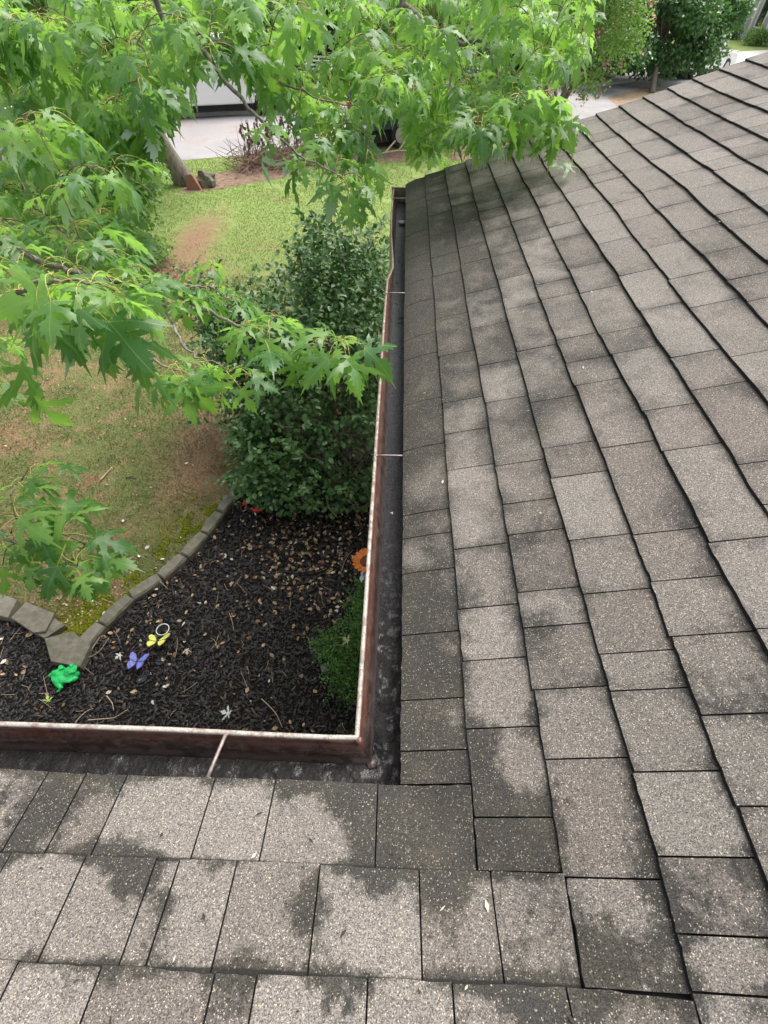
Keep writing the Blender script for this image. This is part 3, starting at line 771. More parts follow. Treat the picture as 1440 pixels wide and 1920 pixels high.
# gutters --------------------------------------------------------------------
YE = 3.80
def lipshift(y):
    return float(np.interp(y, [0, 1.9, 2.3, 2.46, 2.60, 2.95, 3.3, 3.8], [0, 0, -.004, -.030, -.026, -.008, -.003, -.008]))
def extrude(prof, mats_i, ysA, xsB, side):
    """profile (d outward from the shingle edge, z) swept along one leg, mitred at the inner corner"""
    V = []; F = []
    st = ysA if side == 'A' else xsB
    for q in st:
        for d, z in prof:
            if side == 'A':
                sh = lipshift(q) * np.clip((z + .075) / .06, 0, 1) * (1 if d > .04 else 0)
                dd = d + sh
                y = dd if q is None else q
                V.append((-dd, max(y, dd) if q > .001 else dd, EZ + z + .004 * math.sin(q * 1.3)))
            else:
                x = -d if q > -.001 else min(q, -d)
                V.append((x, d + .0015 * math.sin(q * 9), EZ + z + .002 * math.sin(q * 2.3) * (1 if q < -.15 else 0)))
    W = len(prof)
    for r in range(len(st) - 1):
        for c in range(W - 1):
            f = (r * W + c, r * W + c + 1, (r + 1) * W + c + 1, (r + 1) * W + c)
            F.append(f)
    return V, F
ysA = [0, .15, .3, .6, .9, 1.2, 1.5, 1.8, 2.0, 2.15, 2.3, 2.38, 2.46, 2.53, 2.6, 2.75, 2.95, 3.1, 3.3, 3.5, 3.7, YE]
xsB = [0, -.15, -.3, -.5, -.7, -.9, -1.2, -1.6, -2.0, -2.5, -2.9]
TROUGH = [(-.03, -.02), (-.03, -.102), (.056, -.104), (.0575, -.092), (.059, -.088), (.066, -.066), (.073, -.052), (.080, -.044), (.0850, -.034), (.0868, -.0195)]
OUTER = [(.0962, -.022), (.0958, -.046), (.0860, -.060), (.0780, -.080), (.0680, -.114), (-.03, -.114)]
LIP = [(.0866, -.0225), (.0864, -.0170), (.0880, -.0145), (.0910, -.0136), (.0948, -.0144), (.0970, -.0180), (.0976, -.028), (.0972, -.040)]
def gutter_leg(side):
    gt = empty('gutter', (-.09, .09, EZ - .02)); child_at(gt, house)
    origin = (-.09, .09, EZ - .02)
    loc = Vector(origin)
    def part(name, prof, mat, smooth=True):
        V, F = extrude(prof, None, ysA, xsB, side)
        me = bpy.data.meshes.new(name); me.from_pydata([Vector(v) - loc for v in V], [], F); me.materials.append(mat)
        me.polygons.foreach_set('use_smooth', [smooth] * len(F)); me.update()
        o = link(name, me, gt); 
        return o
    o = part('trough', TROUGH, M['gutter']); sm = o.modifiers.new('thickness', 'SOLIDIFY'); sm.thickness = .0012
    part('outer_face', OUTER, M['lip'], False)
    part('lip', LIP, M['lip'])
    return gt, loc
gA, locG = gutter_leg('A'); gB, _ = gutter_leg('B')
def gpart(mb, name, mat, parent, **k):
    me = mb.mesh(name, mat, k.get('smooth', False)); me.transform(Matrix.Translation(-locG))
    return link(name, me, parent)
# sludge in the troughs: bumpy wet skin
def sludge(side, parent):
    nu = 700 if side == 'A' else 420; nd = 22
    L0, L1 = 0, (YE - .01 if side == 'A' else -2.85)
    q = np.linspace(0, 1, nu) ** 1.25 * (L1 - L0) + L0
    ds = np.linspace(-.028, .0570, nd)
    D, Q = np.meshgrid(ds, q)
    if side == 'A': X = -D; Y = np.maximum(Q, D)
    else: X = np.minimum(Q, -D); Y = D
    P = np.column_stack([X.ravel(), Y.ravel()])
    far = np.clip((P[:, 1] - .5) / 1.8, 0, 1) if side == 'A' else np.zeros(len(P))
    h = (vnoise(P, 38, 1) * .0025 + vnoise(P, 9, 4) * .005 + .012 * np.clip(vnoise(P, 30, 6) - .45, 0, 1) * np.clip(1 - np.hypot(P[:, 0], P[:, 1]) / .5, 0, 1)) * (1 - .85 * far)
    edge = ((ds - .0505) / .079) ** 2
    z = EZ - .0985 + h + np.tile(.004 * np.sin(np.linspace(0, math.pi, nd)), nu) * (1 - far)
    z = z + (.004 * math.sin(1) if side == 'A' else 0) * 0
    if side == 'A': z = z + .004 * np.sin(P[:, 1] * 1.3)
    V = np.column_stack([P, z]) - np.array(locG)
    F = [(r * nd + c, r * nd + c + 1, (r + 1) * nd + c + 1, (r + 1) * nd + c) for r in range(nu - 1) for c in range(nd - 1)]
    if side == 'B': pass
    o = link('sludge', npmesh('sludge', V, np.array(F), M['sludge'], smooth=True), parent)
sludge('A', gA); sludge('B', gB)
# sealant smeared into the inner corner
g = MB(); g.ball((-.058, .058, EZ - .089), (.011, .011, .0035), 7, noise=.35)
g.ball((-.087, .087, EZ - .0155), (.0075, .0075, .0022), 6, noise=.3)
gpart(g, 'sealant', M['gutter'], gA, smooth=True)
# hangers
def hanger(side, q, parent, bend=0.0):
    g = MB()
    pts = [(.088, -.012), (.060, -.010), (.025, -.009), (-.02, -.008)]
    if side == 'A': pp = [(-d, q + bend * (.088 - d), EZ + z) for d, z in pts]
    else: pp = [(q + bend * (.088 - d), d, EZ + z - .008) for d, z in pts]
    g.tube(pp, .0034 if side == 'A' else .0042, 8)
    g.ball(pp[0], (.006, .006, .004), 5)
    gpart(g, 'hanger', M['hanger'], parent, smooth=True)
hanger('A', .975, gA); hanger('A', 2.15, gA); hanger('A', 3.55, gA)
hanger('B', -.375, gB, -.18); hanger('B', -1.6, gB)
g = MB(); g.box((-.03, YE - .002, EZ - .062), (.132, .003, .085)); g.tube([(-.098, YE - .002, EZ - .016), (.03, YE - .002, EZ - .016)], .005, 6)
gpart(g, 'end_cap', M['lip'], gA)
g = MB(); g.lathe([(.030, 0), (.030, .003), (.0, .004)], (-.012, 3.35, EZ - .090), 14)
gpart(g, 'outlet_hole', M['blk'], gA)
for (d, q, side) in ((.01, .33, 'B'),):
    pass

# ------------------------------------------------------------------ edging stones
stones = [atz(x, y, .06) for x, y in [(141, 1226), (190, 1170), (244, 1118), (300, 1082), (345, 1042), (383, 1000), (412, 960), (440, 925), (452, 880)]]
edging = []
def stone_mesh(L, W, H, seed, rounded=True):
    r = random.Random(seed); g = MB(); n = 8; V = []; F = []
    # a longish slab with bowed sides, chamfered top edge and uneven faces
    for iz, (z, inset) in enumerate(((0, 0), (H * .75, 0), (H, .012))):
        for k in range(n + 1):
            t = k / n; x = (t - .5) * (L - 2 * inset)
            bow = .10 * L * (1 - (2 * t - 1) ** 2) * (.5 if rounded else 0)
            V.append((x, -W / 2 + inset - bow * .2 + r.uniform(-.004, .004), z + (r.uniform(-.004, .004) if iz == 2 else 0)))
        for k in range(n, -1, -1):
            t = k / n; x = (t - .5) * (L - 2 * inset)
            V.append((x, W / 2 - inset + (.014 * math.sin(t * math.pi) if rounded else 0) + r.uniform(-.004, .004), z + (r.uniform(-.004, .004) if iz == 2 else 0)))
    m = 2 * (n + 1)
    for iz in range(2):
        for k in range(m): F.append((iz * m + k, iz * m + (k + 1) % m, (iz + 1) * m + (k + 1) % m, (iz + 1) * m + k))
    for k in range(n): F.append((2 * m + k, 2 * m + k + 1, 2 * m + m - 2 - k, 2 * m + m - 1 - k))
    g.add(V, F); return g
places = ['first long grey edging stone, its end touching the broad flat corner block', 'second grey edging stone up the bed edge from the corner block', 'third grey edging stone up the bed edge from the corner block',
          'fourth grey edging stone up the bed edge, below the thick moss strip', 'fifth grey edging stone up the bed edge, beside the thick moss strip', 'sixth grey edging stone up the bed edge, near the brown dry grass',
          'seventh grey edging stone up the bed edge, next but one to the bush', 'last grey edging stone before the dark glossy bush covers the row']
for i, (a, b) in enumerate(zip(stones[:-1], stones[1:])):
    c = (a + b) / 2; d = b - a; L = np.linalg.norm(d[:2]) - .008
    o = stone_mesh(L, .105, .075 + .01 * random.random(), i).obj('edging_stone', M['stone'])
    o.location = (c[0], c[1], 0); o.rotation_euler = (random.uniform(-.04, .04), random.uniform(-.02, .02), math.atan2(d[1], d[0]))
    tag(o, places[i], 'edging stone', 'grey edging stones along the flower bed')
def block(px, label, H=.11):
    P = [atz(x, y, H)[:2] for x, y in px]; c = np.mean(P, 0); g = MB()
    g.prism([tuple(p - c) for p in P][::1], 0, H)
    o = g.obj('wall_block', M['stone'], bevel=.006); o.location = (c[0], c[1], 0)
    # front face direction check is handled by recalculating normals
    import bmesh
    bm = bmesh.new(); bm.from_mesh(o.data); bmesh.ops.recalc_face_normals(bm, faces=bm.faces); bm.to_mesh(o.data); bm.free()
    tag(o, label, 'concrete block', 'flat concrete blocks at the bed corner')
block([(83, 1197), (136, 1183), (168, 1212), (150, 1250), (95, 1240)], 'broad flat concrete block at the corner, right above the green frog ornament', .09)
block([(62, 1186), (100, 1157), (122, 1172), (84, 1196)], 'small narrow concrete block wedged between two broad blocks', .075)
block([(20, 1158), (48, 1128), (102, 1150), (84, 1184), (62, 1186)], 'long concrete block left of the small narrow wedge block', .10)
block([(-30, 1148), (-12, 1108), (32, 1124), (14, 1158)], 'concrete block cut by the photo edge, leftmost of the visible row', .10)
block([(-90, 1118), (-62, 1080), (-18, 1104), (-36, 1142)], 'concrete block beyond the photo edge at the end of the row', .10)

# ------------------------------------------------------------------ leaf templates
half = [(0, 0), (.09, -.04), (.17, -.03), (.27, -.10), (.42, -.15), (.33, -.03), (.36, .03), (.24, .06), (.13, .10), (.27, .19), (.38, .17), (.42, .26), (.60, .31), (.80, .56),
        (.61, .46), (.58, .54), (.46, .42), (.41, .49), (.30, .36), (.085, .27), (.07, .36), (.13, .46), (.26, .51), (.17, .57), (.31, .71), (.17, .67), (.21, .80), (.10, .77), (.10, .90), (.035, .92), (0, 1.14)]
def leaf_mesh(seed, bl=.105, pet=.075):
    r = random.Random(seed)
    pts = [(x * r.uniform(.94, 1.06), y + r.uniform(-.012, .012)) for x, y in half]
    lf = [(-x * r.uniform(.92, 1.08), y + r.uniform(-.015, .015)) for x, y in half[1:-1]][::-1]
    out = pts + lf
    inner = [(0, t) for t in (.15, .3, .45, .6, .75, .9)] + [(s * .2 * k, .145 * k) for s in (-1, 1) for k in (.6, 1.3, 2.1, 2.9)] + [(s * .14 * k, -.03 * k) for s in (-1, 1) for k in (.9, 1.8)]
    allp = [Vector(p) for p in out + inner]
    n = len(out)
    res = geometry.delaunay_2d_cdt(allp, [], [list(range(n))], 1, 1e-5)
    v2, faces = res[0], res[2]
    fold = r.uniform(.0, .5); droop = r.uniform(.1, .75); tw = r.uniform(-.6, .6); ph = r.uniform(0, 6)
    pitch = r.uniform(.30, .95)
    V = []; UV = []
    for p in v2:
        x, y = p; rr = math.hypot(x, y)
        z = -droop * .8 * rr * rr + fold * abs(x) * (.35 if y > 0 else .2) - .25 * abs(x) ** 2 + .035 * math.sin(8 * x + ph) * math.cos(7 * y + ph) + tw * x * y * .6
        V.append(Vector((x, y, z)) * bl); UV.append((x, y))
    # petiole: arcs out and down from the origin
    L = pet; pp = []
    for t in np.linspace(0, 1, 7):
        pp.append(Vector((.08 * L * math.sin(t * 3 + ph), L * (.95 * t - .10 * t * t), L * (.30 * t - .75 * t * t))))
    end = pp[-1]
    Rm = Matrix.Rotation(-pitch, 3, 'X') @ Matrix.Rotation(r.uniform(-.4, .4), 3, 'Y')
    V = [Rm @ v + end for v in V]
    Vn = [tuple(v) for v in V]; F = [tuple(f) for f in faces]; mi = [0] * len(F)
    g = MB(); g.tube(pp, [.0013] * 5 + [.0010, .0009], 4, cap=False)
    o0 = len(Vn); Vn += g.v; UV += [(0.5, .5)] * len(g.v)
    tri = []
    for f in g.f: tri += [(f[0], f[1], f[2]), (f[0], f[2], f[3])]
    F += [tuple(i + o0 for i in f) for f in tri]; mi += [1] * len(tri)
    # make sure the blade faces point up
    Vn = np.array(Vn); Fn = np.array(F)
    nb = np.cross(Vn[Fn[:o0 and len(faces), 1]] - Vn[Fn[:len(faces), 0]], Vn[Fn[:len(faces), 2]] - Vn[Fn[:len(faces), 0]])
    up = Rm @ Vector((0, 0, 1)); flip = nb @ np.array(up) < 0
    Fn[:len(faces)][flip] = Fn[:len(faces)][flip][:, ::-1]
    return Vn, Fn, np.array(mi), np.array(UV)
LEAVES = [leaf_mesh(s, .124 * f, .082 * f2) for s, f, f2 in ((9, 1.0, .9), (10, .85, 1.1), (11, 1.1, 1.0), (12, .95, 1.2), (1, 1, 1), (2, 1.1, .8), (3, .9, 1.2), (4, .75, 1.0), (5, 1.15, 1.1), (6, .95, .7), (7, .65, .9), (8, 1.05, 1.3))]
LEAFME = [npmesh('maple_leaf', V, F, [M['leaf'], M['petiole']], mi=mi, uv=uv, smooth=True) for V, F, mi, uv in LEAVES]

# ------------------------------------------------------------------ silver maple
maple = empty('maple_tree', (-6.4, 2.3, 0))
tag(maple, 'silver maple with long drooping branches of deeply cut leaves hanging beside the roof', 'tree')
def mpart(mb, name, mat, smooth=True, kind=None):
    o = mb.obj(name, mat, maple, smooth=smooth)
    if kind: o['kind'] = kind
    return o
g = MB(); g.tube(smooth_path([(-6.4, 2.3, -.05), (-6.35, 2.35, .5), (-6.3, 2.4, 2), (-6.1, 2.6, 4), (-5.8, 3.0, 6), (-5.4, 3.4, 8)]), list(np.linspace(.30, .10, 31)), 12)
mpart(g, 'trunk', M['bark'])
def P3(l): return [np.array(p, float) if len(p) == 4 else atd(*p) for p in l]
W_ = lambda x, y, z: np.array([x, y, z], float)
limbs = [
    ([W_(-6.2, 2.5, 3.2), W_(-5.2, 2.6, 3.6), atd(-700, 280, 3.2), atd(-330, 350, 2.3), atd(-60, 430, 1.75), atd(40, 470, 1.7), atd(130, 510, 1.65), atd(230, 530, 1.65), atd(300, 548, 1.7), atd(370, 575, 1.72), atd(440, 608, 1.75), atd(520, 650, 1.78), atd(600, 645, 1.8), atd(640, 640, 1.8)], .019, .0022),
    ([W_(-5.8, 3.0, 6.0), W_(-3.6, 3.2, 6.6), W_(-1.8, 2.6, 5.8), W_(-1.1, 2.2, 4.6), atd(290, 0, 2.1), atd(350, 60, 2.1), atd(440, 170, 2.15), atd(500, 235, 2.2), atd(575, 300, 2.2), atd(640, 330, 2.2)], .026, .0025),
    ([W_(-5.4, 3.4, 7.6), W_(-3, 4.2, 8.3), W_(-.6, 4.0, 7.0), W_(.2, 3.2, 5.4), atd(760, -60, 2.7), atd(770, 15, 2.7), atd(830, 70, 2.7), atd(860, 82, 2.7), atd(905, 78, 2.7), atd(930, 130, 2.7), atd(945, 190, 2.65), atd(960, 240, 2.6)], .030, .0025),
    ([atd(855, 84, 2.7), atd(848, 130, 2.7), atd(846, 180, 2.7), atd(880, 212, 2.7), atd(930, 245, 2.65), atd(985, 270, 2.6)], .008, .003),
    ([W_(-6.0, 2.7, 4.5), W_(-4.2, 3.4, 4.8), atd(-80, 200, 2.8), atd(0, 290, 2.6), atd(60, 370, 2.4), atd(115, 430, 2.2), atd(170, 480, 2.1), atd(220, 520, 2.1)], .020, .0025),
    ([W_(-4.2, 3.4, 4.8), atd(-40, 250, 3.2), atd(60, 285, 3.0), atd(170, 320, 2.9), atd(262, 346, 2.8), atd(300, 380, 2.8)], .016, .0022),
    ([atd(350, 60, 2.1), atd(400, 72, 2.15), atd(460, 100, 2.2), atd(520, 150, 2.25), atd(600, 185, 2.3), atd(680, 205, 2.3)], .010, .0025),
    ([atd(170, 515, 1.65), atd(215, 590, 1.55), atd(262, 648, 1.5), atd(300, 685, 1.5), atd(330, 692, 1.5)], .007, .0025),
    ([atd(300, 548, 1.7), atd(318, 600, 1.66), atd(340, 640, 1.62), atd(378, 672, 1.6), atd(430, 690, 1.6)], .007, .002),
    ([atd(300, 548, 1.7), atd(345, 540, 1.78), atd(385, 535, 1.85), atd(430, 560, 1.85)], .007, .002),
    ([atd(-60, 430, 1.75), atd(-90, 640, 1.6), atd(-60, 880, 1.55), atd(-10, 985, 1.6), atd(60, 1030, 1.62), atd(120, 1052, 1.65), atd(150, 1068, 1.65)], .012, .002),
    ([atd(-90, 640, 1.5), atd(-60, 600, 1.3), atd(10, 560, 1.18), atd(90, 530, 1.12), atd(160, 528, 1.1)], .008, .003),
]
nodes = []          # points a twig may start from
for pts, r0, r1 in limbs:
    sp = smooth_path(pts, 5); n = len(sp)
    sp = [p + RNG.normal(0, .004, 3) for p in sp]
    g = MB(); g.tube(sp, list(r0 + (r1 - r0) * np.linspace(0, 1, n) ** .8), 7)
    mpart(g, 'branch', M['bark'])
    nodes += sp[3:]
nodes = np.array(nodes)
# leaf clusters: (px, py, depth, number of leaves, scale)
cl = [(30, 465, 1.62, 6, 1), (90, 485, 1.6, 6, 1), (140, 500, 1.58, 6, .95), (190, 512, 1.58, 6, .95), (250, 525, 1.6, 5, .95), (330, 545, 1.66, 5, .9), (500, 620, 1.74, 5, .9), (150, 540, 1.2, 5, 1.1), (210, 560, 1.2, 5, 1.05), (60, 560, 1.2, 5, 1.1), (110, 1000, 1.6, 6, 1), (60, 960, 1.58, 6, 1.05), (150, 1050, 1.6, 6, 1), (95, 520, 1.10, 5, 1.15), (165, 528, 1.10, 6, 1.15), (215, 545, 1.18, 4, 1.05), (30, 545, 1.15, 4, 1.15),
      (318, 690, 1.5, 9, .95), (345, 700, 1.52, 5, .85), (390, 690, 1.6, 5, .8), (430, 692, 1.6, 5, .8),
      (600, 625, 1.8, 8, 1.0), (640, 640, 1.82, 7, .95), (555, 650, 1.8, 5, .9), (520, 590, 1.8, 6, .95), (430, 560, 1.85, 6, .95), (465, 600, 1.8, 5, .95), (385, 535, 1.85, 6, .9), (400, 490, 1.9, 4, .9),
      (130, 1062, 1.65, 7, .95), (70, 1035, 1.62, 7, .95), (20, 1000, 1.6, 5, .95), (40, 900, 1.6, 5, .95), (75, 870, 1.62, 4, .85), (20, 930, 1.55, 5, 1.0), (5, 1060, 1.65, 3, .9), (160, 1020, 1.66, 4, .85),
      (0, 640, 1.3, 5, 1.0), (-10, 700, 1.35, 4, 1.0), (-30, 480, 1.4, 5, 1.0),
      (200, 470, 1.7, 6, 1), (260, 500, 1.7, 6, 1), (150, 450, 1.75, 5, 1), (300, 520, 1.7, 5, .95), (80, 440, 1.8, 5, 1), (20, 420, 1.8, 5, 1), (230, 520, 1.66, 4, .95),
      (575, 300, 2.2, 6, .95), (640, 330, 2.2, 7, .95), (680, 335, 2.25, 6, .9), (600, 250, 2.25, 6, .9), (520, 150, 2.25, 6, 1), (600, 185, 2.3, 7, 1), (680, 205, 2.3, 6, 1), (460, 100, 2.2, 6, 1), (640, 200, 2.3, 5, 1), (560, 165, 2.3, 5, 1),
      (505, 262, 2.2, 2, .9), (500, 225, 2.2, 3, .9), (545, 285, 2.2, 2, .8), (655, 370, 2.2, 2, .9), (690, 260, 2.3, 4, .9), (620, 140, 2.5, 5, 1), (700, 160, 2.5, 5, 1), (520, 100, 2.4, 7, 1), (545, 120, 2.4, 6, 1), (575, 140, 2.4, 6, 1), (500, 95, 2.5, 6, 1), (650, 230, 2.3, 6, 1), (620, 265, 2.3, 6, .95), (690, 300, 2.3, 4, .9), (600, 235, 2.3, 5, .9), (640, 290, 2.25, 5, .9), (560, 205, 2.3, 4, .9), (530, 165, 2.3, 5, .9)]
def region(n, xr, yr, cond, dr, nl, scl):
    k = 0
    while k < n:
        x, y = random.uniform(*xr), random.uniform(*yr)
        if not cond(x, y) or (372 < x < 475 and 85 < y < 300) or (705 < x < 765 and 190 < y < 270): continue
        d = random.uniform(*dr); cl.append((x, y, d, random.choice(nl), random.uniform(*scl))); k += 1
bound = lambda x, y: x < np.interp(y, [-80, 0, 60, 120, 190, 260, 330, 430], [620, 590, 460, 290, 262, 250, 235, 210])
region(125, (-60, 620), (-70, 400), bound, (1.8, 3.4), (7, 8, 9), (.9, 1.15))
region(22, (330, 640), (-60, 110), lambda x, y: True, (2.0, 3.0), (5, 6, 7), (.9, 1.1))
region(22, (-60, 240), (200, 440), lambda x, y: True, (1.6, 2.2), (5, 6), (.9, 1.1))
lo = lambda x: np.interp(x, [600, 700, 760, 800, 830, 860, 900, 960, 1020, 1060, 1110], [60, 160, 190, 250, 245, 200, 215, 230, 240, 235, 60])
region(110, (600, 1110), (-70, 260), lambda x, y: y < lo(x) - 20, (2.3, 3.5), (6, 7, 8), (.85, 1.05))
region(14, (770, 850), (140, 285), lambda x, y: True, (3.0, 3.5), (6, 7), (.85, 1.0))
region(22, (772, 848), (170, 300), lambda x, y: True, (4.0, 4.5), (7, 8), (1.0, 1.2))
region(18, (880, 1050), (160, 245), lambda x, y: True, (2.3, 2.7), (6, 7), (.85, 1.0))
region(16, (640, 760), (60, 200), lambda x, y: True, (2.2, 3.2), (5, 6), (.9, 1.0))
pos = []; info = []
for (x, y, d, nl, s) in cl:
    P = atd(x, y, d)
    if P[0] > -.25 and P[1] < RAKE + .25:
        for _ in range(30):
            if P[2] < EZ + max(P[0], 0) * TS + .22: d -= .06; P = atd(x, y, d)
    pos.append(P); info.append((nl, s))
pos = np.array(pos)
# grow twigs: always join the unconnected cluster closest to the tree so far
con = [n for n in nodes]; conP = np.array(con); left = list(range(len(pos)))
tw = MB(); dist = np.array([np.min(np.linalg.norm(conP - p, axis=1)) for p in pos]); near = np.array([np.argmin(np.linalg.norm(conP - p, axis=1)) for p in pos])
tdir = np.zeros_like(pos); conl = list(conP)
while left:
    i = min(left, key=lambda q: dist[q]); left.remove(i)
    a = conl[near[i]]; b = pos[i]; L = np.linalg.norm(b - a)
    if L > .015:
        mid = (a + b) / 2 + np.array([0, 0, .14 * L]) + RNG.normal(0, .04 * L, 3)
        sp = smooth_path([a, mid, b], 4)
        tw.tube(sp, list(np.linspace(.0034 if L > .3 else .0026, .0016, len(sp))), 5)
        tdir[i] = unit(b - mid)
        k0 = len(conl); conl.append(mid); conl.append(b)
    else:
        tdir[i] = unit(b - CAMP) * .2; k0 = len(conl); conl.append(b)
    for q in left:
        for kk in range(k0, len(conl)):
            dd = np.linalg.norm(pos[q] - conl[kk])
            if dd < dist[q] * .9: dist[q] = dd; near[q] = kk
mpart(tw, 'twigs', M['twig'], kind='stuff')
LV = []       # (variant, matrix3, position)
for i, P in enumerate(pos):
    nl, s = info[i]; az0 = random.uniform(0, 6.28)
    for q in range(nl):
        az = az0 + q * 2.4 + random.uniform(-.3, .3)
        Y = np.array([math.cos(az), math.sin(az), random.uniform(-.45, .35)]) + tdir[i] * .55
        Zh = np.array([0, 0, 1.0]) + RNG.normal(0, .22, 3)
        Mx = frames(Y, Zh) * (s * random.uniform(.58, 1.16))
        LV.append((random.randrange(len(LEAVES)), Mx, P - tdir[i] * random.uniform(0, .05) + RNG.normal(0, .004, 3)))
LP = np.array([l[2] for l in LV]) + np.array([l[1][:, 1] for l in LV]) * .1 - np.array([0, 0, .08])
px, py, pz = proj_many(LP)
vis = (px > -30) & (px < 1470) & (py > -30) & (py < 1950) & (pz > .3)
score = np.where(vis, np.array([np.linalg.norm(l[1][:, 1]) for l in LV]) / np.maximum(pz, .3), 0)
order = np.argsort(-score)
mp = np.array(maple.location)
for i in order[:300]:
    v, Mx, P = LV[i]
    o = link('leaf', LEAFME[v], maple)
    mm = Matrix.Identity(4)
    for a in range(3):
        for b in range(3): mm[a][b] = Mx[a, b]
        mm[a][3] = P[a] - mp[a]
    o.matrix_local = mm
Vs, Fs, Ms, Us, Ts, off = [], [], [], [], [], 0
for v in range(len(LEAVES)):
    ids = [i for i in order[300:] if LV[i][0] == v]
    if not ids: continue
    V, F, mi, uv = LEAVES[v]
    Vv, Ff, tn, uu = scatter(V, F, np.array([LV[i][1] for i in ids]), np.array([LV[i][2] for i in ids]), uv=uv)
    Vs.append(Vv); Fs.append(Ff + off); Ms.append(np.tile(mi, len(ids))); Us.append(uu); Ts.append(tn); off += len(Vv)
o = link('foliage', npmesh('foliage', np.vstack(Vs) - mp, np.vstack(Fs), [M['leaf'], M['petiole']], mi=np.concatenate(Ms), uv=np.vstack(Us), attrs={'tone': np.concatenate(Ts)}, smooth=True), maple)
o['kind'] = 'stuff'

# ------------------------------------------------------------------ bushes and trees
OVAL = np.array([(0, 0, 0), (.30, .32, .05), (.27, .68, .03), (0, 1.0, -.10), (-.27, .68, .03), (-.30, .32, .05), (0, .5, -.04)], float)
OVALF = np.array([(0, 1, 6), (1, 2, 6), (2, 3, 6), (3, 4, 6), (4, 5, 6), (5, 0, 6)])
QUAD = np.array([(0, 0, 0), (.34, .45, .06), (0, 1.0, -.08), (-.34, .45, .06)], float)
QUADF = np.array([(0, 1, 2), (0, 2, 3)])
def lobes_pts(lobes, n, shell=.35):
    vol = np.array([l[1][0] * l[1][1] * l[1][2] for l in lobes]) ** .66; w = vol / vol.sum()
    k = RNG.choice(len(lobes), n, p=w)
    C = np.array([l[0] for l in lobes], float)[k]; Rr = np.array([l[1] for l in lobes], float)[k]
    d = rnd_dir(n); r = 1 - np.abs(RNG.normal(0, shell, n)).clip(0, .9)
    # uneven outline: radius varies with direction, clumped
    ph = k * 1.7
    lump = 1 + .16 * np.sin(d[:, 0] * 5 + ph) * np.cos(d[:, 1] * 4.3 + ph * 2) + .10 * np.sin(d[:, 2] * 9 + d[:, 0] * 7 + ph)
    return C + d * Rr * (r * lump)[:, None], d
def leafcloud(P, d, size, T, Fc, upb=.6, jit=.7, droop=0.0):
    n = len(P); s_ = RNG.uniform(.65, 1.2, n) * size
    nz = unit(d * .6 + np.array([0, 0, upb]) + RNG.normal(0, jit, (n, 3)) * .6)
    Y = unit(np.cross(nz, rnd_dir(n)) + d * .5 - np.array([0, 0, droop]))
    Mx = frames(Y, nz) * s_[:, None, None]
    return scatter(T, Fc, Mx, P)
def cloud_obj(name, P, d, size, mat, parent, T=QUAD, Fc=QUADF, kind='stuff', **kw):
    Vv, Ff, tn, _ = leafcloud(P, d, size, T, Fc, **kw)
    Vv = Vv - np.array(parent.location) if parent is not None else Vv
    o = link(name, npmesh(name, Vv, Ff, mat, attrs={'tone': tn}, smooth=False), parent)
    if kind: o['kind'] = kind
    return o
# the large glossy bush against the house
bush = empty('glossy_bush', (-.75, 3.7, 0))
tag(bush, 'large dark green glossy leaved bush standing at the far end of the mulch bed', 'bush')
BL = [((-.95, 4.55, 1.30), (.55, .75, .62)), ((-.55, 5.1, 1.25), (.62, .60, .60)), ((-.25, 4.4, 1.45), (.42, .8, .55)), ((-.98, 3.75, 1.15), (.42, .50, .42)), ((-1.55, 4.5, 1.1), (.55, .42, .36)),
      ((-1.9, 4.75, 1.25), (.40, .38, .30)), ((-2.0, 4.5, 1.45), (.25, .25, .2)), ((-1.7, 4.3, 1.2), (.35, .3, .28)), ((-1.15, 3.45, .75), (.48, .46, .42)), ((-1.20, 3.05, .42), (.40, .30, .30)), ((-.80, 2.98, .40), (.45, .28, .26)), ((-1.5, 3.6, .65), (.28, .38, .35)),
      ((-.35, 3.1, .30), (.34, .22, .22)), ((-.2, 3.7, 1.35), (.30, .45, .30)), ((-.75, 4.35, 1.75), (.30, .30, .34)), ((-.35, 4.95, 1.6), (.30, .3, .30)), ((-.85, 5.3, 1.5), (.3, .3, .3)), ((-.02, 3.3, .62), (.2, .3, .3)), ((-1.55, 3.95, .95), (.38, .40, .40)), ((-1.35, 4.1, 1.25), (.4, .4, .3)), ((-1.35, 3.3, .5), (.3, .4, .35)), ((-.7, 3.9, 1.5), (.4, .4, .3)), ((-1.2, 4.9, .6), (.5, .5, .5)), ((-.25, 4.1, .8), (.3, .4, .4)), ((-.3, 3.5, 1.0), (.25, .3, .25)), ((-.6, 4.7, 1.95), (.35, .3, .3)), ((-.2, 3.75, .35), (.25, .35, .3)), ((-.6, 4.6, .6), (.5, .5, .5)), ((-.62, 3.35, .85), (.25, .25, .2))]
P, d = lobes_pts(BL, 25000, .36)
# twig sprays breaking the outline
sp_, sd_ = [], []
for _ in range(330):
    c, r = BL[random.randrange(len(BL))]
    dd = unit(RNG.normal(size=3) + np.array([0, 0, .7])); a = np.array(c) + dd * np.array(r) * .9
    L = random.uniform(.12, .34)
    for t in np.linspace(0, 1, 16): sp_.append(a + dd * L * t + RNG.normal(0, .012, 3)); sd_.append(dd)
P = np.vstack([P, sp_]); d = np.vstack([d, sd_])
keep = (P[:, 2] > .05) & ~((P[:, 0] > -.12) & (P[:, 2] > 1.9)) & (P[:, 0] < .3)
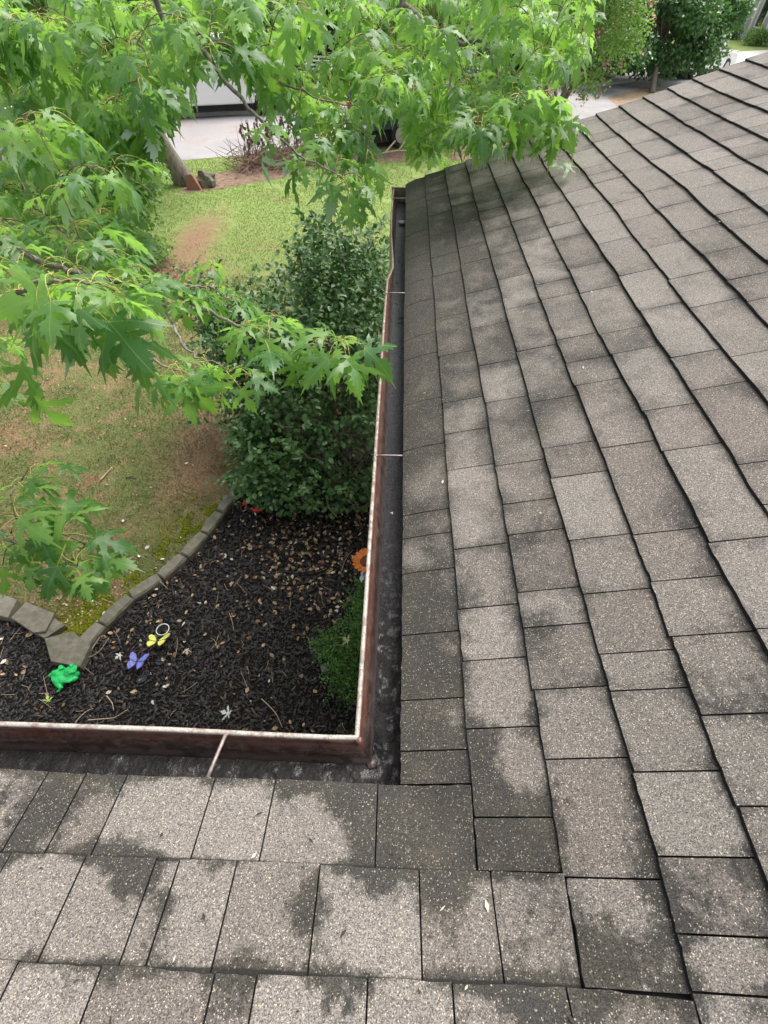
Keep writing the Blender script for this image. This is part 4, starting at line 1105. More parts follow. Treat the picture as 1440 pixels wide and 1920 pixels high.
# an open hollow where the stems show
hol = (((P[:, 0] + .38) / .28) ** 2 + ((P[:, 1] - 3.55) / .42) ** 2 + ((P[:, 2] - .75) / .6) ** 2) < 1
keep &= ~(hol & (RNG.random(len(P)) < .55)); P, d = P[keep], d[keep]
size = .060
bx, by, bz = proj_many(P); ddn = ((P - CAMP) * d).sum(1)
rank = np.argsort(np.where((ddn < 0) & (bx > 0) & (by > 0) & (bx < 720), bz + RNG.random(len(P)) * .6, 99))
Vv, Ff, tn, _ = leafcloud(P, d, size, OVAL, OVALF, upb=.8, jit=.6)
OVME = [npmesh('oval_leaf', OVAL * np.array([f, 1, 1 + 2 * f]) * size, OVALF, M['bush'], smooth=True) for f in (.9, 1.0, 1.15)]
sel = rank[:300]; bl_ = np.array(bush.location)
VvR = Vv.reshape(len(P), len(OVAL), 3)
for i in sel:
    Y = unit(VvR[i, 3] - VvR[i, 0]); X = VvR[i, 1] - VvR[i, 5]; Mx = frames(Y, np.cross(X, Y)) * (np.linalg.norm(VvR[i, 3] - VvR[i, 0]) / size * 1.12)
    o = link('leaf', OVME[i % 3], bush); mm = Matrix.Identity(4)
    for a in range(3):
        for b in range(3): mm[a][b] = Mx[a, b]
        mm[a][3] = P[i][a] - bl_[a]
    o.matrix_local = mm
mask = np.ones(len(P), bool); mask[sel] = False
fm = np.repeat(mask, len(OVALF)); 
o = link('foliage', npmesh('foliage', Vv - bl_, Ff[fm], M['bush'], attrs={'tone': tn}, smooth=True), bush); o['kind'] = 'stuff'
for k in range(9):
    a = random.uniform(0, 6.28); b = BL[k % len(BL)][0]; base = np.array([-.62 + .14 * math.cos(a), 3.72 + .14 * math.sin(a), 0])
    g = MB(); mid = (base + np.array(b)) / 2 + RNG.normal(0, .06, 3); g.tube(smooth_path([base, mid, np.array(b), np.array(b) + [0, 0, .2]], 5), list(np.linspace(.022, .005, 16)), 6)
    child_at(g.obj('stem', M['bark'], smooth=True), bush)
g = MB()
for k in range(260):
    a = np.array([-.45, 3.5, .6]) + RNG.normal(0, 1, 3) * [.3, .35, .32]; dd = unit(RNG.normal(size=3) + [0, 0, .5]) * random.uniform(.12, .4)
    g.tube([a, a + dd * .5 + RNG.normal(0, .02, 3), a + dd], [.004, .003, .0015], 4, cap=False)
o = g.obj('inner_twigs', M['twig'], bush); o['kind'] = 'stuff'

# small feathery shrub by the wall
shr = empty('small_shrub', (-.3, 1.5, 0)); tag(shr, 'small fine leaved green shrub under the right hand gutter beside the wall', 'shrub')
SLb = [((-.30, 1.42, .22), (.20, .24, .18)), ((-.46, 1.45, .16), (.14, .16, .11)), ((-.22, 1.75, .22), (.17, .2, .15)), ((-.14, 1.5, .28), (.16, .3, .2)), ((-.36, 1.22, .16), (.13, .13, .11)), ((-.22, 1.15, .14), (.14, .14, .1)), ((-.16, 1.98, .2), (.13, .12, .12))]
P, d = lobes_pts(SLb, 7500, .35); sp_ = []; sd_ = []
for _ in range(120):
    c, r = SLb[random.randrange(len(SLb))]; dd = unit(RNG.normal(size=3) + [-.2, 0, .5]); a = np.array(c) + dd * np.array(r) * .85; L = random.uniform(.04, .12)
    for t in np.linspace(0, 1, 12): sp_.append(a + dd * L * t + RNG.normal(0, .006, 3)); sd_.append(dd)
P = np.vstack([P, sp_]); d = np.vstack([d, sd_]); kp = P[:, 2] > .02; P, d = P[kp], d[kp]
cloud_obj('foliage', P, d, .020, M['small'], shr, jit=.9)
g = MB()
for k in range(7):
    c = SLb[k][0]; g.tube(smooth_path([(-.26, 1.5, 0), (np.array(c) + [-.26, 1.5, 0]) / 2, c], 3), list(np.linspace(.009, .003, 7)), 5)
child_at(g.obj('stem', M['bark'], smooth=True), shr)
LY = empty('yellow_leaf', (0, 0, 0)); bpy.data.objects.remove(LY)

def tree(name, base, lobes, n, size, mat, label, cat='tree', trunk=.12, lean=(0, 0), group=None, T=QUAD, Fc=QUADF, stems=1, spread=.3, blossoms=0, shell=.35, upb=.6):
    t = empty(name, base); tag(t, label, cat, group)
    P, d = lobes_pts(lobes, n, shell); k = P[:, 2] > .06; P, d = P[k], d[k]
    cloud_obj('crown', P, d, size, mat, t, T, Fc, upb=upb, jit=.8)
    b = np.array(base, float); cs = np.array([l[0] for l in lobes], float); top = cs.mean(0)
    for s_ in range(stems):
        g = MB(); off = np.array([RNG.normal(0, spread * .3), RNG.normal(0, spread * .3), 0]) if stems > 1 else np.zeros(3)
        tgt = cs[s_ % len(cs)] if stems > 1 else top + np.array([lean[0], lean[1], 0])
        mid = b + off + (tgt - b) * .5 + RNG.normal(0, .05, 3)
        g.tube(smooth_path([b + off * .4 - [0, 0, .05], b + off + (tgt - b) * .2, mid, tgt], 5), list(np.linspace(trunk, trunk * .45, 16)), 9)
        if stems == 1:
            for l in lobes:
                c = np.array(l[0], float); a = b + (tgt - b) * random.uniform(.45, .9)
                g.tube(smooth_path([a, (a + c) / 2 + [0, 0, .1], c], 3), list(np.linspace(trunk * .4, trunk * .1, 7)), 6)
        o = g.obj('trunk', M['bark'], smooth=True); child_at(o, t)
    if blossoms:
        P, d = lobes_pts(lobes, blossoms, .08); P = P + d * .05
        Pb = np.repeat(P, 9, 0) + RNG.normal(0, .06, (len(P) * 9, 3)) * [1, 1, 1.3]; db = np.repeat(d, 9, 0)
        cloud_obj('blossoms', Pb, db, .085, M['pink'], t, jit=1.0)
    return t
# leaning trunk tree with round leaves near the road, and the many stemmed shrub
tree('leaning_tree', (-5.3, 13.5, 0), [((-5.6, 12.9, 3.2), (1.3, 1.1, .9)), ((-6.6, 12.6, 3.6), (1.2, 1.1, 1.0)), ((-4.75, 12.8, 2.55), (.75, .7, .6)), ((-5.4, 12.2, 2.4), (.8, .7, .6)), ((-5.0, 13.2, 3.5), (.9, .8, .8)), ((-7.4, 13.2, 3.2), (1.1, 1, .9)), ((-5.7, 13.3, 4.6), (1.6, 1.5, 1))],
     11000, .13, M['round'], 'tree with a leaning grey trunk and rounded bright leaves near the road', trunk=.27, lean=(-.7, -.6), T=OVAL, Fc=OVALF)
tree('round_leaf_shrub', (-5.0, 9.1, 0), [((-5.2, 9.4, 1.5), (.75, .6, .5)), ((-4.8, 9.2, .9), (.55, .5, .45)), ((-5.8, 9.2, 1.2), (.7, .6, .5)), ((-4.55, 9.5, 1.25), (.45, .5, .4)), ((-4.6, 8.8, .25), (.5, .4, .22)), ((-5.3, 8.9, .3), (.6, .4, .25)), ((-5.6, 10.0, 2.1), (.8, .7, .6))],
     8500, .085, M['round'], 'many stemmed leafy shrub growing on the bare clay patch of the lawn', 'shrub', trunk=.035, stems=6, T=OVAL, Fc=OVALF)
tree('lawn_shrub', (-7.6, 8.6, 0), [((-7.6, 8.8, 1.2), (1.0, .9, .9)), ((-8.6, 9.4, 1.5), (1.0, .9, 1.0)), ((-7.2, 9.6, 1.8), (.9, .9, .8))], 5000, .10, M['dark'], 'dark shrub behind the maple leaves at the far left of the lawn', 'shrub', trunk=.04, stems=4)
# crape myrtles with pink flowers
tree('crape_myrtle', (-.95, 17.7, 0), [((-.6, 17.6, 2.6), (1.0, .9, .7)), ((.3, 17.6, 3.4), (1.1, 1, .9)), ((-.5, 17.9, 4.2), (1.2, 1, .9)), ((1.2, 17.8, 2.9), (.8, .8, .9)), ((.4, 17.5, 1.95), (.7, .6, .4)), ((.9, 18.2, 4.6), (1.2, 1.1, 1.0)), ((1.6, 17.7, 1.7), (.6, .5, .8)), ((-.8, 17.5, 1.9), (.6, .5, .45)), ((0, 17.3, 2.5), (.8, .6, .5))],
     13000, .095, M['myrtle'], 'pink flowering crape myrtle in front of the dark parked truck', trunk=.06, stems=3, blossoms=95)
tree('crape_myrtle', (5.3, 21.6, 0), [((5.3, 21.6, 3.0), (1.5, 1.2, 1.2)), ((6.4, 21.4, 3.0), (1.1, 1.0, 1.4)), ((4.2, 21.5, 3.4), (1.4, 1.2, 1.2)), ((5.6, 21.2, 4.6), (1.7, 1.3, 1.2)), ((7.1, 21.8, 2.4), (.8, .7, .9)), ((5.0, 21.0, 1.7), (.8, .7, .6)), ((6.2, 21.3, 1.3), (.6, .5, .6))],
     15000, .105, M['myrtle'], 'pink flowering crape myrtle just beyond the far roof edge', trunk=.10, stems=4, blossoms=110)
# big rounded dark tree to the right
bl = []
for k in range(46):
    x_, y_ = random.uniform(1120, 1385), random.uniform(-150, 112)
    if y_ > 60 and x_ > 1330: y_ -= 40
    if x_ > 1345 and y_ > 20: x_ -= 50
    c_ = atd(x_, y_, random.uniform(19.5, 23.5)); bl.append(((c_[0], c_[1], max(1.0, c_[2])), (random.uniform(.8, 1.15), random.uniform(.8, 1.1), random.uniform(.6, .9))))
for (x_, y_) in ((1372, 20), (1350, -30), (1380, -60), (1340, 50), (1300, 100), (1250, 112), (1210, 108), (1330, 95), (1180, 95), (1140, 60), (1120, 20)):
    c_ = atd(x_, y_, 21.5); bl.append(((c_[0], c_[1], max(1.0, c_[2])), (.85, .8, .75)))
tree('shade_tree', (11.2, 28.4, 0), bl, 42000, .17, M['mid'], 'large rounded dark green shade tree beyond the roof beside the parking area', trunk=.13, T=OVAL, Fc=OVALF)
# wall of trees behind the road
kinds = [('dark', 'dense dark evergreen tree', (.9, 1.3)), ('round', 'lighter green broadleaf tree', (1.0, 1.2)), ('dark', 'tall dark green tree', (1.0, 1.5))]
spots = [(-22, 22, 1), (-17, 25, 0), (-13.5, 27, 2), (-10.2, 27.5, 0), (-7.4, 29.5, 1), (-4.6, 32.8, 0), (-2.0, 33.5, 2), (.8, 31.5, 0), (3.6, 32.5, 2), (6.4, 33.5, 1), (9.0, 36, 0), (14, 44, 2), (19.5, 62, 0), (26, 74, 2), (36, 78, 1), (-26, 31, 0), (4, 42, 0), (-9, 40, 2)]
txt = {(-22, 22): 'at the far left behind the maple', (-17, 25): 'left of the white van, second from the left end', (-13.5, 27): 'left behind the white van', (-10.2, 27.5): 'directly behind the white van',
       (-7.4, 29.5): 'right behind the white van', (-4.6, 32.8): 'left of the bare dark trunks', (-2.0, 33.5): 'behind the white rack across the road', (.8, 31.5): 'behind the nearer crape myrtle',
       (3.6, 32.5): 'between the two crape myrtles', (6.4, 33.5): 'behind the farther crape myrtle', (9.0, 36): 'left behind the big shade tree', (14, 44): 'hidden behind the big shade tree', (19.5, 62): 'far behind the parking area',
       (26, 74): 'farther back beside the apartment building', (36, 78): 'behind the apartment building', (-26, 31): 'at the back of the left end of the tree wall', (4, 42): 'in the second row behind the crape myrtles', (-9, 40): 'in the second row behind the white van'}
for (x, y, kd) in spots:
    mt, nm, (a, b) = kinds[kd]; lb = []
    low = .6 if kd != 2 else 3.4
    for k in range(15):
        lb.append(((x + random.uniform(-2.3, 2.3), y + random.uniform(-1.2, 1.2), random.uniform(.6, 2.2) if k < 4 else random.uniform(1.6, 8.5)), (random.uniform(1.0, 1.8), random.uniform(.9, 1.4), random.uniform(.9, 1.5))))
    tree('broadleaf_tree' if kd == 1 else 'background_tree', (x, y, 0), lb, 9500, .27, M[mt], nm + ' ' + txt[(x, y)], trunk=.2, group='trees behind the road')
for (x, y, w) in ((-3.9, 31.0, .16), (-2.9, 30.4, .13)):
    t = MB(); t.tube(smooth_path([(x, y, -.05), (x + .1, y, 2), (x, y, 5)], 5), list(np.linspace(w, w * .7, 11)), 8)
    o = t.obj('tree_trunk', M['bark'], smooth=True); tag(o, 'bare dark tree trunk ' + ('left' if w > .15 else 'right') + ' of the pair in the shade across the road', 'tree trunk', 'bare trunks across the road')

# ------------------------------------------------------------------ brush pile and small stuff near the road
g = MB()
for k in range(620):
    t = random.random(); c = np.array([-4.3, 14.7]) * (1 - t) + np.array([-2.2, 16.0]) * t + RNG.normal(0, .28, 2)
    z0 = random.uniform(.0, .35) * (1 - abs(2 * t - .9) * .5); L = random.uniform(.3, .9); dd = unit(RNG.normal(size=3) * [1, 1, .45] + [.5, .2, .25]) * L
    g.tube([(c[0], c[1], z0), np.array([c[0], c[1], z0]) + dd * .5 + RNG.normal(0, .05, 3), np.array([c[0], c[1], z0]) + dd + [0, 0, -.05]], [.010, .007, .003], 4, cap=False)
o = g.obj('brush_pile', simple('dead_brush', (.23, .15, .115), .9, scale=10, var=.35)); tag(o, 'tangled pile of cut brown brushwood lying between lawn and road', 'brush pile', kind='stuff')
g = MB(); lp, ld = [], []
for k in range(42):
    x = random.uniform(-4.4, -1.9); y = 14.9 + (x + 4.3) * .62 + random.uniform(-.1, .5); h = random.uniform(.5, 1.05); tp = np.array([x + random.uniform(-.15, .15), y, h])
    g.tube([(x, y, 0), (np.array([x, y, 0]) + tp) / 2 + RNG.normal(0, .03, 3), tp], [.008, .006, .004], 4, cap=False)
    for q in range(9): lp.append(tp + [random.gauss(0, .03), random.gauss(0, .03), -random.uniform(0, .4)]); ld.append((0, 0, -1.0))
dry = empty('dried_stalks', (-3, 15.6, 0)); tag(dry, 'standing dried brown stalks with withered leaves along the road verge', 'dried plants')
o = g.obj('stalks', M['twig']); child_at(o, dry); o['kind'] = 'stuff'
cloud_obj('withered_leaves', np.array(lp), np.array(ld), .11, simple('withered_leaf', (.15, .09, .085), .9), dry, droop=1.5)
g = MB()
for pts in ([(-.9, 16.3, .05), (-.1, 16.5, .16), (.7, 16.5, .12), (1.5, 16.9, .05)], [(-.1, 16.5, .16), (.2, 16.8, .5), (.1, 17.0, .75)], [(.5, 16.5, .14), (.9, 16.9, .55), (1.2, 17.0, .6)], [(.9, 16.6, .1), (.6, 16.9, .45), (.75, 17, .65)], [(-.5, 16.4, .1), (-.2, 16.9, .3)], [(.2, 16.5, .15), (.5, 16.75, .35), (.4, 16.95, .5)]):
    g.tube(smooth_path(pts, 4), .022, 6)
tag(g.obj('fallen_branch', simple('bleached_wood', (.42, .33, .24), .8), smooth=True), 'pale bleached fallen branch lying in front of the dark parked truck', 'branch')
# straw needles on the border
n = 9000; P = np.column_stack([RNG.uniform(-5.4, 9.6, n), RNG.uniform(12.6, 24.6, n)]); P = P[inpoly(P, STRAW)]
P = np.vstack([P, np.column_stack([RNG.normal(-4.6, .6, 2200), RNG.normal(8.4, .4, 2200)])]); k = len(P)
az = RNG.uniform(0, 6.28, k); Y = np.stack([np.cos(az), np.sin(az), RNG.normal(0, .15, k)], 1)
Mx = frames(Y, np.array([0, 0, 1.0]) + RNG.normal(0, .3, (k, 3))); Mx = np.stack([Mx[..., 0] * .02, Mx[..., 1] * .12, Mx[..., 2] * .02], -1)
Vv, Ff, tn, _ = scatter(QUAD, QUADF, Mx, np.column_stack([P, RNG.uniform(.01, .04, k)]))
tag(link('pine_straw', npmesh('pine_straw', Vv, Ff, M['straw'], attrs={'tone': tn})), 'reddish brown pine straw on the border between lawn and road', 'pine straw', kind='stuff')
g = MB(); g.ball((0, 0, .10), (.26, .2, .22), 7, noise=.3); o = g.obj('garden_rock', M['stone']); o.location = (-4.75, 13.35, 0)
tag(o, 'grey rock lying at the foot of the leaning tree trunk', 'rock')
g = MB(); g.add([(-.16, -.12, 0), (.2, -.1, 0), (.16, .14, 0), (-.15, .12, 0), (-.13, -.08, .3), (.02, -.05, .32), (.03, .07, .3), (-.12, .08, .26)], [(3, 2, 1, 0), (4, 5, 6, 7), (0, 1, 5, 4), (1, 2, 6, 5), (2, 3, 7, 6), (3, 0, 4, 7)])
o = g.obj('clay_stone', M['terracotta'], bevel=.01); o.location = (-5.0, 13.1, 0); tag(o, 'reddish wedge shaped stone leaning at the tree trunk foot', 'stone')

# ------------------------------------------------------------------ vehicles and building far away
def vehicle(name, loc, rz, paint, kind, label, cat, L=4.6, W=1.8):
    t = empty(name, loc); t.rotation_euler = (0, 0, rz); tag(t, label, cat, 'parked cars')
    def part(mb, nm, mat, bevel=0, smooth=False):
        me = mb.mesh(nm, mat, smooth); o = link(nm, me, t)
        if bevel: b = o.modifiers.new('bevel', 'BEVEL'); b.width = bevel; b.segments = 3; b.limit_method = 'ANGLE'; b.angle_limit = .5
        return o
    H = {'van': 1.95, 'truck': 1.8, 'sedan': 1.45}[kind]
    prof = {'van': [(-L / 2, .35), (-L / 2, H * .9), (-L / 2 + .15, H), (L * .18, H), (L * .33, 1.15), (L / 2 - .08, .95), (L / 2, .75), (L / 2, .35)],
            'truck': [(-L / 2, .45), (-L / 2, 1.15), (-L * .08, 1.15), (-L * .06, H - .05), (0, H), (L * .16, H), (L * .27, 1.2), (L / 2 - .06, 1.1), (L / 2, .9), (L / 2, .45)],
            'sedan': [(-L / 2, .35), (-L / 2, .9), (-L * .38, 1.0), (-L * .22, H - .04), (-L * .15, H), (L * .08, H), (L * .25, 1.0), (L / 2 - .1, .85), (L / 2, .65), (L / 2, .3)]}[kind]
    g = MB(); n = len(prof); V = []
    for s_, ins in ((-1, 1), (1, 1)):
        for x, z in prof: V.append((x, s_ * (W / 2 - (.14 if z > 1.2 else 0)), z))
    F = [tuple(range(n)), tuple(range(2 * n - 1, n - 1, -1))] + [(i, i + n, (i + 1) % n + n, (i + 1) % n) for i in range(n)]
    g.add(V, F); part(g, 'body', paint, .05)
    g = MB(); g.box((0, 0, .29), (L * .94, W * .86, .26)); part(g, 'chassis_shade', M['tyre'])  # black underbody box, added to deepen the shade beneath the vehicle
    zb, zt = (1.12, H - .12); x0, x1 = {'van': (-L * .42, L * .22), 'truck': (-L * .04, L * .19), 'sedan': (-L * .27, L * .17)}[kind]
    for s_ in (-1, 1):
        nw = 3 if kind == 'van' else 2
        for k in range(nw):
            a = x0 + (x1 - x0) * k / nw + .04; b = x0 + (x1 - x0) * (k + 1) / nw - .04
            g = MB(); yy = s_ * (W / 2 - .135); zb_ = 1.22 if kind != 'sedan' else 1.03
            yb = s_ * (W / 2 - (.0 if kind == 'sedan' else .13) + .012)
            g.box(((a + b) / 2, s_ * (W / 2 - .128) + s_ * (.02 if kind == 'sedan' else .0), (zb_ + zt) / 2), (b - a, .02, zt - zb_)); part(g, 'window', M['dkglass'])
    xs, xe, z0, z1 = {'van': (L * .19, L * .32, H - .05, 1.2), 'truck': (L * .165, L * .262, H - .05, 1.25), 'sedan': (L * .09, L * .24, H - .04, 1.05)}[kind]
    g = MB(); w = W / 2 - .2; e = .015
    g.add([(xs + e, -w, z0 + e), (xs + e, w, z0 + e), (xe + e, w + .04, z1 + e), (xe + e, -w - .04, z1 + e)], [(0, 3, 2, 1)]); part(g, 'windshield', M['dkglass'])
    for x in (-L * .31, L * .32):
        for s_ in (-1, 1):
            g = MB(); r = .34
            prof_w = [(0, -.1), (r * .9, -.1), (r, -.06), (r, .06), (r * .9, .1), (0, .1)]
            gg = MB(); gg.lathe(prof_w, (0, 0, 0), 18)
            wv = [(x + v[0], s_ * (W / 2 - .08) + v[2], r + v[1]) for v in gg.v]; g.add(wv, gg.f); o = part(g, 'wheel', M['tyre'], smooth=False)
            g = MB(); gg = MB(); gg.lathe([(0, 0), (r * .6, 0), (r * .62, -.02)], (0, 0, 0), 14)
            g.add([(x + v[0], s_ * (W / 2 + .025) + v[2] * s_, r + v[1]) for v in gg.v], gg.f); rim = part(g, 'rim', M['rim']); rim.parent = o
    for x, s2 in ((L / 2 + .05, 1), (-L / 2 - .05, -1)):
        g = MB(); g.box((x, 0, .55 if kind == 'truck' else .5), (.14, W * .96, .22)); part(g, 'bumper', M['rim'] if kind == 'truck' else paint, .03)
        for s_ in (-1, 1):
            g = MB(); g.box((x - .03 * s2, s_ * W * .38, .84), (.06, .28, .16)); part(g, 'headlight' if s2 > 0 else 'tail_light', M['white'] if s2 > 0 else M['lamp'], .01)
    return t
vehicle('parked_van', (-6.75, 21.35, 0), R_(24), M['white'], 'van', 'white van parked across the road behind the hanging branches', 'van', L=5.2, W=1.95)
vehicle('parked_truck', (1.0, 19.0, 0), R_(27), M['navy'], 'truck', 'dark blue pickup truck with silver bumper parked behind the crape myrtle', 'truck', L=5.2)
vehicle('parked_car', (15.2, 34.2, 0), R_(38), M['white'], 'sedan', 'white car parked beneath the big shade tree, nearer of the two', 'car')
vehicle('parked_car', (11.9, 37.5, 0), R_(38), M['white'], 'sedan', 'white car parked farther along the pale lot behind the shade tree', 'car')
vehicle('parked_car', (-12.6, 15.2, 0), R_(35), M['white'], 'sedan', 'white car parked on the road at the far left behind leaves', 'car')
# white slatted rack across the road
rk = empty('white_rack', (-2.5, 27.4, 0)); tag(rk, 'low white slatted rack on a brown ledge across the road, half hidden by leaves', 'rack')
g = MB(); g.box((0, 0, .25), (3.8, .8, .5)); o = g.obj('ledge', M['fascia']); o.parent = rk
for k in range(4):
    g = MB(); g.box((0, -.35 + .25 * k, .56 + .10 * k), (3.6, .07, .05)); o = g.obj('slat', M['white']); o.parent = rk
for k in range(7):
    g = MB(); g.box((-1.7 + .56 * k, 0, .62), (.06, .8, .06), rot=Matrix.Rotation(R_(20), 3, 'X')); o = g.obj('upright', M['white']); o.parent = rk
# apartment building far right
bd = empty('apartment_building', (27.2, 58, 0)); bd.rotation_euler = (0, 0, R_(-88)); tag(bd, 'grey sided apartment building with white trimmed windows at the upper right', 'building')
g = MB(); g.box((0, 5, 3.6), (34, 10, 7.2)); o = g.obj('wall', M['bsiding']); o.parent = bd
g = MB()
for k in range(22): g.box((0, -.012, .3 + .32 * k), (34.0, .03, .015))
o = g.obj('siding_lap', M['bsiding']); o.parent = bd
g = MB(); g.add([(-17.6, -.6, 7.2), (17.6, -.6, 7.2), (17.6, 10.6, 7.2), (-17.6, 10.6, 7.2), (-17.6, 5, 9.6), (17.6, 5, 9.6)], [(0, 1, 5, 4), (2, 3, 4, 5), (0, 4, 3), (1, 2, 5), (3, 2, 1, 0)]); o = g.obj('roof', M['broof']); o.parent = bd
for k in range(13):
    x = -15.6 + 2.5 * k
    g = MB(); g.box((x - .75, -.06, 3.6), (.22, .12, 7.2)); o = g.obj('trim', M['white']); o.parent = bd
    for z in (1.5, 4.4):
        g = MB()
        for dx, dz, sx, sz in ((0, .8, 1.2, .12), (0, -.8, 1.2, .12), (-.55, 0, .12, 1.6), (.55, 0, .12, 1.6)): g.box((x + .35 + dx, -.05, z + dz), (sx, .1, sz))
        f = g.obj('window', M['white']); f.parent = bd
        g = MB(); g.box((x + .35, -.02, z), (1.0, .05, 1.5)); p = g.obj('pane', M['dkglass']); p.parent = f
for i, (x, y) in enumerate(((25.2, 58.5), (25.4, 53.8), (25.6, 49.6))):
    tree('foundation_shrub', (x, y, 0), [((x, y, .5), (.8, .7, .55)), ((x + .6, y, .45), (.6, .6, .45))], 1500, .14, M['myrtle'], ['leftmost', 'middle', 'rightmost'][i] + ' low green shrub at the foot of the apartment building', 'shrub', trunk=.03, group='shrubs before the apartment building')

# ------------------------------------------------------------------ garden ornaments
def on(x, y, z=0.0): return Vector(atz(x, y, z))
# frog-like green ornament: one continuous body
import bmesh
def remeshed(mb, name, mat, voxel, origin, smooth_it=True):
    o = mb.obj(name, mat); rm = o.modifiers.new('r', 'REMESH'); rm.mode = 'VOXEL'; rm.voxel_size = voxel
    s1 = o.modifiers.new('s', 'SMOOTH'); s1.iterations = 3
    dg = bpy.context.evaluated_depsgraph_get(); dg.update(); me = bpy.data.meshes.new_from_object(o.evaluated_get(dg)); old = o.data; o.modifiers.clear(); o.data = me; bpy.data.meshes.remove(old)
    me.polygons.foreach_set('use_smooth', [True] * len(me.polygons)); me.name = name
    o.location = origin; return o
c = on(121, 1268, .05)
def lp(x, y, z): return on(x, y, z) - Vector((c.x, c.y, 0))
g = MB()
ex = (lp(150, 1262, .05) - lp(100, 1268, .05)).normalized()
g.ball(lp(120, 1268, .055), (.088, .066, .026), 10, noise=.16, rot=Matrix.Rotation(.1, 3, 'Z'))
g.ball(lp(133, 1256, .085), (.052, .040, .018), 9, noise=.2, rot=Matrix.Rotation(.5, 3, 'Z'))
g.ball(lp(142, 1263, .045), (.035, .024, .03), 8); g.ball(lp(136, 1274, .04), (.045, .020, .022), 8, rot=Matrix.Rotation(.4, 3, 'Z'))
g.tube([lp(112, 1262, .06), lp(101, 1262, .06), lp(92, 1267, .05), lp(88, 1268, .045)], [.035, .024, .010, .004], 8)
g.tube([lp(108, 1274, .05), lp(110, 1284, .045), lp(115, 1290, .04), lp(111, 1295, .03), lp(104, 1298, .03)], [.034, .026, .018, .010, .004], 8)
g.tube([lp(116, 1256, .07), lp(113, 1249, .08), lp(112, 1247, .085)], [.03, .016, .004], 8)
g.tube([lp(132, 1250, .10), lp(139, 1244, .10)], [.022, .010], 8)
o = remeshed(g, 'frog_ornament', M['green'], .005, (c.x, c.y, 0)); tag(o, 'bright green plastic frog ornament lying on the mulch below the corner block', 'ornament')

def butterfly(px, py, s, rz, tilt, main, edge, label, stake=.10):
    c = on(px, py, .10); t = empty('butterfly_stake', (c.x, c.y, 0)); tag(t, label, 'ornament', 'butterfly ornaments in the mulch')
    Rm = Matrix.Rotation(rz, 3, 'Z') @ Matrix.Rotation(tilt, 3, 'X')
    up = [(0, .03), (.10, .22), (.28, .48), (.48, .56), (.57, .46), (.53, .22), (.40, .02), (.04, -.05)]
    lo_ = [(0, 0), (.36, .06), (.47, -.08), (.45, -.28), (.34, -.44), (.26, -.52), (.18, -.42), (.08, -.26), (.02, -.10)]
    for sgn in (-1, 1):
        for w in (up, lo_):
            for sc_, z, mt, nm in ((1.0, 0, edge, 'wing'), (.78, .0025, main, 'wing_face')):
                cx = sum(p[0] for p in w) / len(w); cy = sum(p[1] for p in w) / len(w)
                pts = [((cx + (p[0] - cx) * sc_) * s * sgn, (cy + (p[1] - cy) * sc_) * s) for p in w]
                g = MB(); V = [Rm @ Vector((x, y, z + abs(x) * .22)) for x, y in pts]; nrm = Rm @ Vector((0, 0, .0018)); n = len(V)
                g.add([v - nrm for v in V] + [v + nrm for v in V], [tuple(range(n)), tuple(range(n, 2 * n))] + [(i, (i + 1) % n, (i + 1) % n + n, i + n) for i in range(n)])
                o = g.obj(nm, mt); o.location = (0, 0, .10)
                if nm == 'wing': o.parent = t; wing = o
                else: o.location = (0, 0, 0); o.parent = wing
    g = MB(); g.tube([Rm @ Vector((0, -.25 * s, .004)), Rm @ Vector((0, .22 * s, .006))], [.004, .007], 7); o = g.obj('body', M['blk']); o.location = (0, 0, .10); o.parent = t
    g = MB(); g.tube([(0, 0, 0), (0, 0, .10)], .0025, 5); o = g.obj('stake', M['blk']); o.parent = t
    return t
butterfly(295, 1203, .165, .12, -.5, M['ydw'], M['glass'], 'yellow butterfly ornament with clear wing tips beside the white rimmed cup')
butterfly(257, 1241, .135, -.05, -.1, M['blw'], M['prw'], 'blue and purple butterfly ornament standing in the mulch')
# white rimmed cup
c = on(305, 1180, .12); cup = empty('clear_cup', (c.x, c.y, 0)); tag(cup, 'clear plastic cup with white rim standing above the yellow butterfly', 'cup')
g = MB(); g.lathe([(.0485, 0), (.0525, .003), (.0535, .006), (.0485, .006), (.0485, 0)], (0, 0, .115), 32); o = g.obj('rim', M['white'], smooth=False); o.parent = cup
g = MB(); g.lathe([(.028, 0), (.049, .115)], (0, 0, .002), 28); o = g.obj('wall', M['glass'], smooth=True); o.parent = cup
g = MB(); g.lathe([(0, .004), (.027, .004), (.028, .001)], (0, 0, .0), 20); o = g.obj('bottom', simple('cup_dregs', (.16, .11, .07), .4), smooth=True); o.parent = cup
# two dark oval solar lights
for (px_, py_, rz, lab) in ((266, 1273, R_(35), 'dark oval solar light with small head, lower of the two below the blue butterfly'), (302, 1239, R_(52), 'dark oval solar light lying right of the blue butterfly')):
    c = on(px_, py_, .03); t = empty('solar_light', (c.x, c.y, 0)); t.rotation_euler = (0, 0, rz); tag(t, lab, 'garden light', 'small dark solar lights in the mulch')
    g = MB(); g.lathe([(0, .010), (.30, .010), (.34, .020), (.38, .022), (.40, .012), (.36, 0)], (0, 0, .0), 26); g.v = [(v[0] * .105, v[1] * .075, v[2] + .012) for v in g.v]
    o = g.obj('dish', M['dsk'], smooth=True); o.parent = t
    g = MB(); g.tube([(.036, 0, .025), (.056, 0, .032), (.072, 0, .036)], [.010, .011, .008], 8); o = g.obj('neck', M['blk'], smooth=True); o.parent = t
    for s_ in (-1, 1):
        g = MB(); g.ball((.074, s_ * .007, .042), (.0035, .0035, .003), 5); o = g.obj('lamp', M['white']); o.parent = t
